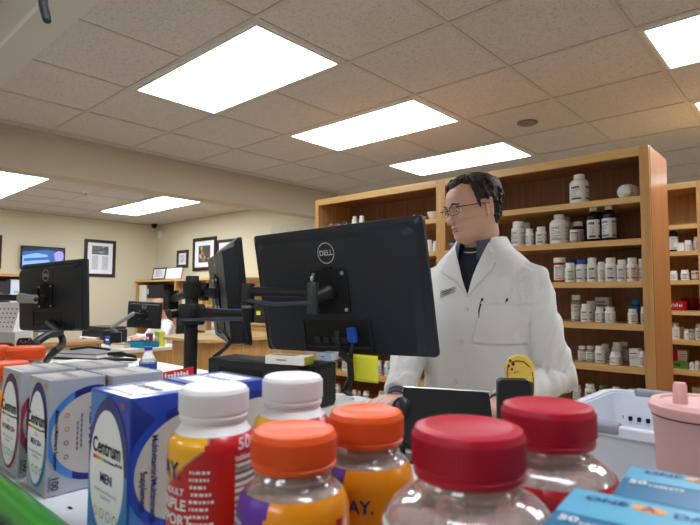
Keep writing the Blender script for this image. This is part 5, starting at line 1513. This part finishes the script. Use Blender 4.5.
# chair
t = thing('office_chair', 'black office chair behind the seated person in white', 'chair', (SX+.02, SY+.06, 0))
MB().rbox(-.24, .24, -.22, .24, .36, .43, .06, M_blackmat, ax='z').build('seat', t, .01)
MB().rbox(-.23, .23, .25, .31, .48, 1.12, .08, M_blackmat).build('backrest', t, .015)
MB().tube([(0, 0, .36), (0, 0, .08)], .03, M_dgrey, 14).build('gas_lift', t)
MB().tube([(0, .2, .38), (0, .27, .42), (0, .29, .55)], .02, M_dgrey, 10).build('back_bracket', t)
for k in range(5):
    a = 2*PI*k/5; lg = MB().tube([(0, 0, .09), (.28*math.cos(a), .28*math.sin(a), .065)], [.028, .018], M_black, 10).build('leg', t)
    MB().ball((.28*math.cos(a), .28*math.sin(a), .0265), .026, M_black, 12).build('caster', lg)

# desk monitor on its grey arm, seen from behind
q = at_d(144.5, 315, 6.25)
mD = monitor('small black monitor seen from behind in front of the seated person', (q.x, q.y, q.z), (.0, .05, .75), W=.40, H=.31, bulge=.02)
t = thing('monitor_stand', 'long light grey monitor arm holding the small back room monitor', 'monitor arm', (q.x-.42, q.y-.14, .7505))
jj = Vector((t.location)); e_ = inmon(mD, (0, -.06, 0))-jj
MB().lathe([(0, 0), (.05, 0), (.05, .012), (.018, .016), (.018, .17), (0, .17)], M_grey, 20).build('base', t)
m0 = at_d(112, 327, 6.2)-jj; m1 = at_d(133, 314, 6.1)-jj
MB().tube([Vector((0, 0, .165)), m0], [.016, .018], M_grey, 10).tube([m0, m1], [.02, .024], mat('arm_pale', (150, 150, 150), .4), 12).build('lower_arm', t)
MB().tube([m1, e_, inmon(mD, (0, -.031, 0))-jj], [.02, .022, .03], M_black, 12).build('tilt_head', t)
# printer and clutter on the desk
a = at_d(109, 322, 6.7)
t = thing('printer', 'low black printer on the white desk left of the small monitor', 'printer', (-6.95, 2.98, .7505), .1)
MB().rbox(-.26, .26, -.16, .16, .0, .17, .02, M_black).build('body', t, .006)
MB().box(-.22, .22, -.12, .17, .171, .20, M_dgrey).build('lid', t, .004)
MB().box(-.18, .18, -.24, -.161, .06, .072, M_paper).build('paper_tray', t)
t = thing('speaker', 'small black desktop speaker at the left end of the white desk', 'speaker', (-6.22, 2.80, .7505), -.5)
MB().rbox(-.06, .06, -.06, .06, 0, .17, .01, M_black).build('cabinet', t, .004)
MB().lathe([(.0, .004), (.035, .004), (.04, 0)], M_dgrey, 24, X=Matrix.Translation((0, -.061, .06)) @ Matrix.Rotation(PI/2, 4, 'X')).build('driver', t)
t = thing('file_tray', 'turquoise tray on the white desk in front of the small monitor', 'tray', (-5.98, 3.0, .7505), .25)
MB().box(-.16, .16, -.11, .11, 0, .006, M_teal).box(-.16, .16, -.11, -.105, .006, .065, M_teal).box(-.16, -.155, -.11, .11, .006, .065, M_teal).box(.155, .16, -.11, .11, .006, .065, M_teal).box(-.16, .16, .105, .11, .006, .065, M_teal).build('tray', t)
t = thing('book_stack', 'small stack of pale books on the white desk left of the turquoise tray', 'books', (-6.10, 2.80, .7505), .3)
for k in range(3): MB().box(-.11+.01*k, .11, -.05, .05, .001+k*.016, .016+k*.016, (M_cream, M_paper, mat('tan_cover', (190, 160, 120), .6))[k]).build('book', t)
for (x, y, w, d, h, c, lb) in ((-6.52, 2.88, .14, .1, .1, (40, 60, 130), 'dark blue box between printer and speaker on the white desk'), (-5.98, 3.22, .1, .08, .17, (220, 224, 70), 'yellow-green folder standing behind the turquoise tray'),
                               (-6.16, 3.18, .1, .04, .14, (150, 40, 80), 'magenta box standing behind the pale books'), (-6.20, 3.36, .16, .05, .11, (236, 234, 230), 'white paper box below the small monitor')):
    o = MB().box(-w/2, w/2, -d/2, d/2, 0, h, mat('box_%d_%d_%d' % c, c, .6)).box(-w*.3, w*.3, -d/2-.001, -d/2, h*.5, h*.7, M_paper).build('desk_box', None, .002); o.location = (x, y, .7505); tag(o, lb, 'box')

# low bookcase along the back wall
t = thing('low_bookcase', 'low oak bookcase against the back wall under the framed pictures', 'bookcase', (0, 4.25, 0))
xs = [-8.74, -7.50, -6.62, -5.85]
for x in xs: MB().box(x, x+.03, 0, .35, 0, 1.57, M_oakz).build('upright', t, .002)
MB().box(-8.76, -5.80, -.01, .36, 1.5705, 1.60, M_oakx).build('top_panel', t, .003)
MB().box(-8.71, -5.85, .345, .352, .05, 1.57, M_oakz).build('back_panel', t)
for a, b in zip(xs, xs[1:]):
    for z in (1.22, .86, .5, .1): MB().box(a+.0305, b-.0005, 0, .34, z-.02, z, M_oakx).build('shelf', t)
for (x0, x1, z0, h, c, lb) in ((-8.66, -8.44, 1.22, .30, (232, 230, 224), 'white binder at the left end of the low bookcase'), (-8.40, -7.86, 1.30, .22, (30, 28, 34), 'black binders lying in the top left compartment of the low bookcase'),
                               (-8.36, -7.9, 1.22, .08, (196, 164, 120), 'tan box under the black binders in the low bookcase'), (-7.30, -7.12, 1.22, .24, (200, 196, 180), 'pale file box behind the monitor arm pole in the low bookcase'),
                               (-7.05, -6.75, 1.22, .1, (210, 150, 90), 'orange-tan carton in the low bookcase'), (-6.5, -6.1, 1.22, .08, (226, 220, 206), 'pale paper pile in the right compartment of the low bookcase'),
                               (-6.5, -6.15, .86, .16, (170, 172, 178), 'grey box on the middle right shelf of the low bookcase'), (-7.3, -6.8, .86, .12, (220, 214, 200), 'white box on the middle shelf of the low bookcase'), (-8.5, -8.1, .86, .2, (60, 62, 70), 'dark box on the lower left shelf of the low bookcase')):
    o = MB().box(x0, x1, 4.27, 4.50, z0+.0006, z0+h, mat('file_%d_%d_%d' % c, c, .6)).box(x0+.02, x0+.06, 4.268, 4.27, z0+h*.3, z0+h*.7, M_cream).build('file_box', None, .003); tag(o, lb, 'box')
def picture(label, cx, cz, w, h, wall, fw_=.035, art='photo', tilt=0, depth=.02):
    """picture hung on a wall; wall 'b' faces -Y, wall 'l' faces +X"""
    if wall == 'b': t = thing('picture_frame', label, 'picture', (cx, YW-.003, cz))
    elif wall == 'l': t = thing('picture_frame', label, 'picture', (XW+.003, cx, cz), PI/2)
    else: t = thing('picture_frame', label, 'picture', wall[:3], 0); 
    if tilt: t.rotation_euler.x = tilt
    g = MB()
    for x0, x1, z0, z1 in ((-w/2, w/2, h/2-fw_, h/2), (-w/2, w/2, -h/2, -h/2+fw_), (-w/2, -w/2+fw_, -h/2+fw_, h/2-fw_), (w/2-fw_, w/2, -h/2+fw_, h/2-fw_)):
        g.box(x0, x1, -depth, 0, z0, z1, M_frame)
    g.build('frame', t, .003)
    g = MB().box(-w/2+fw_, w/2-fw_, -.008, -.002, -h/2+fw_, h/2-fw_, M_cw)
    iw, ih = w-2*fw_, h-2*fw_
    if art == 'news':
        g.box(-iw*.33, iw*.33, -.0092, -.0082, ih*.12, ih*.40, mat('art_grey', (110, 116, 124), .6))
        rr = random.Random(2)
        for k in range(12): 
            x = rr.uniform(-.28, .28)*iw; z = rr.uniform(.15, .37)*ih; g.box(x-iw*.05, x+iw*.05, -.0100, -.0093-.00005*k, z-ih*.02, z+ih*.02, mat(('art_dk', 'art_lt')[k % 2], ((70, 78, 90), (160, 164, 168))[k % 2], .6))
        for c in (-.2, .2):
            for k in range(14): g.box(iw*(c-.12), iw*(c+.12), -.0092, -.0082, ih*(.06-k*.032), ih*(.06-k*.032+.012), M_inkgrey)
    elif art == 'photo':
        g.box(-iw*.30, iw*.30, -.0092, -.0082, -ih*.32, ih*.32, mat('art_green', (74, 84, 56), .6))
        rr = random.Random(4)
        for k in range(26):
            x = rr.uniform(-.26, .26)*iw; z = rr.uniform(-.26, .26)*ih; c = ((170, 120, 90), (60, 70, 110), (190, 170, 150), (120, 40, 40), (40, 60, 36))[k % 5]
            g.box(x-iw*.04, x+iw*.04, -.0096-.00004*k, -.0093, z-ih*.06, z+ih*.06, mat('art_%d_%d_%d' % c, c, .6))
    elif art == 'text':
        for k in range(10): g.box(-iw*.3, iw*(.3 if k % 3 else .12), -.0092, -.0082, ih*(.3-k*.065), ih*(.3-k*.065+.02), M_inkgrey)
    g.build('artwork', t)
    return t
picture('dark-framed picture with a grey photo and text columns on the left wall', 3.655, 1.945, .50, .60, 'l', .05, 'news')
picture('sliver of a dark picture frame at the left edge of the photo', 2.05, 1.96, .44, .48, 'l', .045, 'text')
picture('small dark picture frame, leftmost on the back wall', -7.89, 1.95, .34, .29, 'b', .05, 'text')
picture('large dark-framed group photo in the middle of the back wall', -7.25, 2.00, .65, .52, 'b', .055, 'photo')
picture('dark picture frame on the back wall partly hidden by the edge-on monitor', -6.60, 1.94, .60, .50, 'b', .045, 'text')
t = picture('black-framed certificate leaning on top of the low bookcase', 0, 0, .42, .20, (-8.24, 4.40, 1.705), .02, 'text', -.18, .015)
t = picture('pale certificate leaning beside the black-framed one on the low bookcase', 0, 0, .50, .19, (-7.74, 4.38, 1.70), .008, 'plain', -.18, .012)
# television on the left wall
t = thing('television', 'flat television on the left wall showing a blue picture', 'television', (XW+.0004, 2.805, 1.90), PI/2)
MB().box(-.30, .30, -.06, -.02, -.17, .17, M_blackg).box(-.08, .08, -.02, 0, -.08, .08, M_blackg).build('housing', t, .003)
g = MB(); c1_, c2_ = mat('tv_blue', (44, 78, 140), .4, emit=.8), mat('tv_navy', (20, 28, 48), .4, emit=.6)
g.box(-.285, .285, -.0612, -.0602, -.155, .155, c1_)
def tvp(pts, m_, l): g.raw([(x, -.0614-.0002*l, z) for x, z in pts], [tuple(range(len(pts)))], m_)
tvp([(-.285, .155), (.285, .155), (.285, .09), (.05, .125), (-.285, .08)], c2_, 0)
tvp([(-.28, .02), (-.1, .07), (.05, .05), (.12, -.155), (-.28, -.155)], mat('tv_pale', (110, 150, 205), .4, emit=.8), 1)
tvp([(.14, .07), (.2, .12), (.26, .11), (.28, .03), (.24, -.08), (.17, -.06)], mat('tv_lilac', (130, 130, 190), .4, emit=.8), 2)
tvp([(-.26, -.02), (.06, .02), (.08, -.02), (-.26, -.06)], c1_, 2)
g.build('screen', t)
# security camera
t = thing('security_camera', 'small black security camera in the corner under the ceiling', 'camera', (-8.66, 4.50, CE-.001))
MB().lathe([(0, -.02), (.05, -.02), (.055, 0)], M_black, 20).build('mount', t)
MB().ball((0, 0, -.035), .045, M_blackg, 20).build('dome', t)
t = thing('motion_sensor', 'small white sensor on the back wall just below the corner camera', 'sensor', (-8.64, YW-.001, 2.40))
MB().rbox(-.03, .03, -.04, 0, -.06, .06, .012, W_).build('housing', t, .003)

# bookcase on the left wall with papers and screen
t = thing('wall_cabinet', 'oak-topped cabinet on the left wall with papers, at the left edge', 'cabinet', (XW, 0, 0))
for y in (1.25, 2.62): MB().box(.005, .36, y, y+.03, 0, 1.60, M_oakz).build('upright', t, .002)
MB().box(.004, .38, 1.23, 2.67, 1.6005, 1.64, M_oaky).build('top_panel', t, .003)
MB().box(.005, .012, 1.28, 2.62, .05, 1.6, M_oakdark).build('back_panel', t)
for z in (1.2, .9, .5, .1): MB().box(.013, .35, 1.2805, 2.6195, z-.025, z, M_oaky).build('shelf', t)
for (y0, y1, z, h, c, lb) in ((2.10, 2.30, 1.2, .33, (40, 36, 44), 'dark binder in the cabinet at the left edge'), (2.32, 2.56, 1.2, .36, (206, 212, 226), 'white-blue notice standing in the cabinet at the left edge'), (2.2, 2.5, .9, .2, (220, 216, 206), 'white box in the lower part of the cabinet at the left edge')):
    o = MB().box(XW+.1, XW+.33, y0, y1, z+.0006, z+h, mat('file_%d_%d_%d' % c, c, .6)).box(XW+.33, XW+.332, y0+.04, y1-.04, z+h*.3, z+h*.34, M_inkgrey).box(XW+.33, XW+.332, y0+.04, y1-.08, z+h*.5, z+h*.54, M_inkgrey).build('file_box', None, .002); tag(o, lb, 'box')
# cabinet and black device below the door casing
t = thing('low_cabinet', 'low oak cabinet by the back wall right of the low bookcase', 'cabinet', (0, 4.15, 0))
MB().box(-5.76, -4.95, 0, .42, .02, .985, M_oakz).build('body', t, .002)
MB().box(-5.78, -4.93, -.02, .43, .9855, 1.01, M_oakx).build('top_panel', t, .003)
for x0, x1 in ((-5.74, -5.37), (-5.35, -4.97)):
    d_ = MB().box(x0, x1, -.018, -.0005, .08, .95, M_oakz).build('door', t, .002); MB().box(x1-.04, x1-.03, -.03, -.0185, .5, .62, M_silver).build('handle', d_)
t = thing('card_machine', 'small black device with a yellow sticker on the low cabinet', 'device', (-5.36, 4.32, 1.0105))
MB().rbox(-.13, .13, -.1, .1, 0, .26, .015, M_black).build('body', t, .004)
MB().box(-.06, .02, -.1012, -.1002, .10, .15, M_yellow).build('sticker', t, label='yellow sticker')

# ------------------------------------------------------------------ the left end of the work counter
b = at_z(89, 358, WT); st = at_z(121, 363, WT)
t = thing('ring_binder', 'grey and maroon binder lying on the counter behind the grey vitamin boxes', 'binder', (b.x, b.y, WT+.0005), .45)
MB().box(-.15, .15, -.11, .11, 0, .012, mat('maroon_cover', (84, 44, 48), .5)).box(-.145, .145, -.105, .105, .0122, .030, M_paper).box(-.15, .15, -.11, .11, .0302, .038, M_grey).build('cover', t, .002)
MB().tube([(-.13, .0, .045), (0, .0, .062), (.12, .02, .05)], .007, M_black, 10).build('spine', t)
t = thing('stapler', 'black stapler on the papers left of the water bottle', 'stapler', (st.x, st.y, WT+.012), .6)
MB().rbox(-.085, .085, -.02, .02, 0, .014, .008, M_black, ax='z').build('base', t, .002)
MB().tube([(-.07, 0, .034), (0, 0, .036), (.08, 0, .024)], [.010, .012, .008], M_black, 12).build('arm', t)
for (x, y, r_, lb, n_) in ((at_z(100, 369, WT).x, at_z(100, 369, WT).y, .3, 'pile of white papers behind the grey vitamin boxes', 4), (st.x, st.y-.02, -.2, 'white papers under the stapler by the water bottle', 2), (-2.95, 1.15, .1, 'white papers below the left monitor', 3)):
    g = MB()
    for k in range(n_): g.box(-.15, .15, -.11, .11, .0004+k*.0022, .002+k*.0022, M_paper, Matrix.Rotation(.12*k, 4, 'Z'))
    o = g.build('papers'); o.location = (x, y, WT+.0004); o.rotation_euler = (0, 0, r_); tag(o, lb, 'papers')
w_ = at_z(148, 371, WT)
wd = at_d(148.5, 347, 2.06)
t = thing('water_bottle', 'small clear water bottle with blue cap and label behind the boxes', 'bottle', (wd.x, wd.y, WT+.0005))
hz = wd.z-WT
MB().lathe([(0, 0), (.030, 0), (.033, .006), (.033, .10), (.031, .104), (.033, .108), (.033, hz-.07), (.028, hz-.048), (.016, hz-.024), (.0135, hz-.018), (.0135, hz-.012), (0, hz-.012)], mat('water_bottle_plastic', (235, 242, 246), .05, trans=.85, ior=1.2), 32).build('body', t)
MB().lathe([(0, hz-.0118), (.0155, hz-.0118), (.0155, hz), (0, hz+.001)], mat('cap_deep_blue', (30, 50, 170), .4), 24).build('cap', t)
MB().lathe([(.0336, .055), (.0336, hz-.062)], mat('label_cobalt', (40, 70, 180), .4), 32).lathe([(.0339, .065), (.0339, .085)], M_cw, 32, a0=-2.6, a1=-.4).build('label', t)
# desk calendar, jars and cables below the left monitor
cq = at_d(11, 323, 2.75)
t = thing('desk_calendar', 'white desk calendar standing at the left edge', 'calendar', (cq.x-.02, cq.y, WT+.1705), .55)
g = MB().raw([(-.065, -.05, 0), (.065, -.05, 0), (.065, .05, 0), (-.065, .05, 0), (-.065, 0, .150), (.065, 0, .150)], [(0, 1, 5, 4), (2, 3, 4, 5), (0, 4, 3), (1, 2, 5), (0, 3, 2, 1)], M_paper)
for j in range(5):
    for i in range(5):
        k = .15+j*.15; y = -.05*(1-k)-.002; g.raw([(-.05+i*.024+dx, y-.001, .150*k+dz) for dx, dz in ((0, 0), (.009, 0), (.009, .007), (0, .007))], [(0, 1, 2, 3)], M_inkgrey)
g.build('easel', t)
o = MB().box(-.09, .09, -.06, .06, 0, .1695, mat('pale_tin', (190, 188, 182), .6)).build('carton', None, .003); o.location = (cq.x-.02, cq.y, WT+.0005); o.rotation_euler = (0, 0, .55); tag(o, 'pale grey carton under the white desk calendar', 'box')
for (px, py, d_, r, h, c, lb, nm) in ((25, 338, 2.5, .036, .085, (66, 20, 24), 'dark maroon jar below the left monitor', 'jar'), (3, 343, 2.3, .045, .05, (170, 36, 24), 'round shiny red object at the left edge beside the maroon jar', 'red_bowl')):
    p = at_d(px, py, d_)
    o = MB().lathe([(0, 0), (r*.8, 0), (r, h*.3), (r*.95, h*.8), (r*.7, h), (r*.6, h), (r*.55, h*.7), (0, h*.6)], mat(nm+'_glaze', c, .15), 28).build(nm); o.location = (p.x, p.y, p.z-h)
    tag(o, lb, 'jar'); JZ = p.z-h
    ob = MB().box(-.10, .10, -.06, .06, 0, JZ-WT-.001, mat('carton_plain_'+nm, (206, 202, 196), .6)).build('carton', None, .003); ob.location = (p.x, p.y, WT+.0005); tag(ob, 'plain pale carton under the '+('maroon jar' if nm == 'jar' else 'round red object'), 'box')
bb = at_x(47, 329, XB)
o = MB().box(-.10, .10, -.09, .09, 0, .08, M_cream).box(-.101, .101, -.091, .091, .0805, .20, M_blue).build('blue_box', None, .003); o.location = (bb.x, bb.y, .9955); tag(o, 'blue-topped box on the half wall behind the lower edge of the left monitor', 'box')
def cable(label, pts, r, m=M_black):
    P_ = [Vector(p) for p in pts]; out = []
    for i in range(len(P_)-1):
        p0 = P_[max(i-1, 0)]; p1 = P_[i]; p2 = P_[i+1]; p3 = P_[min(i+2, len(P_)-1)]
        for k in range(6):
            t_ = k/6
            out.append(.5*((2*p1)+(p2-p0)*t_+(2*p0-5*p1+4*p2-p3)*t_*t_+(3*p1-p0-3*p2+p3)*t_**3))
    out.append(P_[-1])
    o = MB().tube(out, r, m, 10).build('cable'); tag(o, label, 'cable'); return o
cable('thick black cable sleeve looping under the left monitor', [inmon(mC, (.03, -.036, -.12)), at_d(60, 332, 2.25), at_d(48, 335, 2.15), at_d(36, 343, 2.08), at_d(34, 347, 2.06), at_z(28, 372, WT+.015)], .016)
cable('black cable hanging from the left monitor towards the papers', [inmon(mC, (.05, -.036, -.12)), at_d(62, 338, 2.24), at_d(61, 346, 2.2), at_d(52, 354, 2.12), at_z(42, 366, WT+.012)], .014)
cable('thin black cable hanging between the arm pole and the computer', [inmon(mB, (.10, -.05, -.13)), at_d(229, 343, 1.55), at_d(221, 352, 1.58), at_d(214, 360, 1.55), Vector((-1.26, .90, RZ+.006)), Vector((-1.30, .86, RZ+.006))], .006)
# red card with white lettering
rp = at_d(178, 371, 1.02)
t = thing('red_card', 'red card with white lettering standing behind the blue vitamin boxes', 'card', (rp.x, rp.y, RZ+.0005), .62)
hz = rp.z-RZ+.006
MB().raw([(-.03, 0, 0), (.03, 0, 0), (.03, .004, 0), (-.03, .004, 0), (-.03, 0, hz-.010), (.03, 0, hz+.002), (.03, .004, hz+.002), (-.03, .004, hz-.010)], [(0, 1, 5, 4), (3, 7, 6, 2), (0, 4, 7, 3), (1, 2, 6, 5), (4, 5, 6, 7), (0, 3, 2, 1)], mat('red_card_stock', (206, 34, 44), .5)).build('card', t)
g = MB()
for i, (hh_, w_) in enumerate(((.008, .003), (.005, .004), (.005, .004), (.008, .0035), (.007, .004), (.008, .004), (.006, .004), (.008, .003))):
    x = -.026+i*.0062; g.box(x, x+w_, -.0008, -.0001, hz-.016+x*.14, hz-.016+hh_+x*.14, M_paper).box(x-.001, x+w_+.001, -.0009, -.0002, hz-.0135+x*.14, hz-.012+x*.14, M_paper)
g.build('lettering', t)
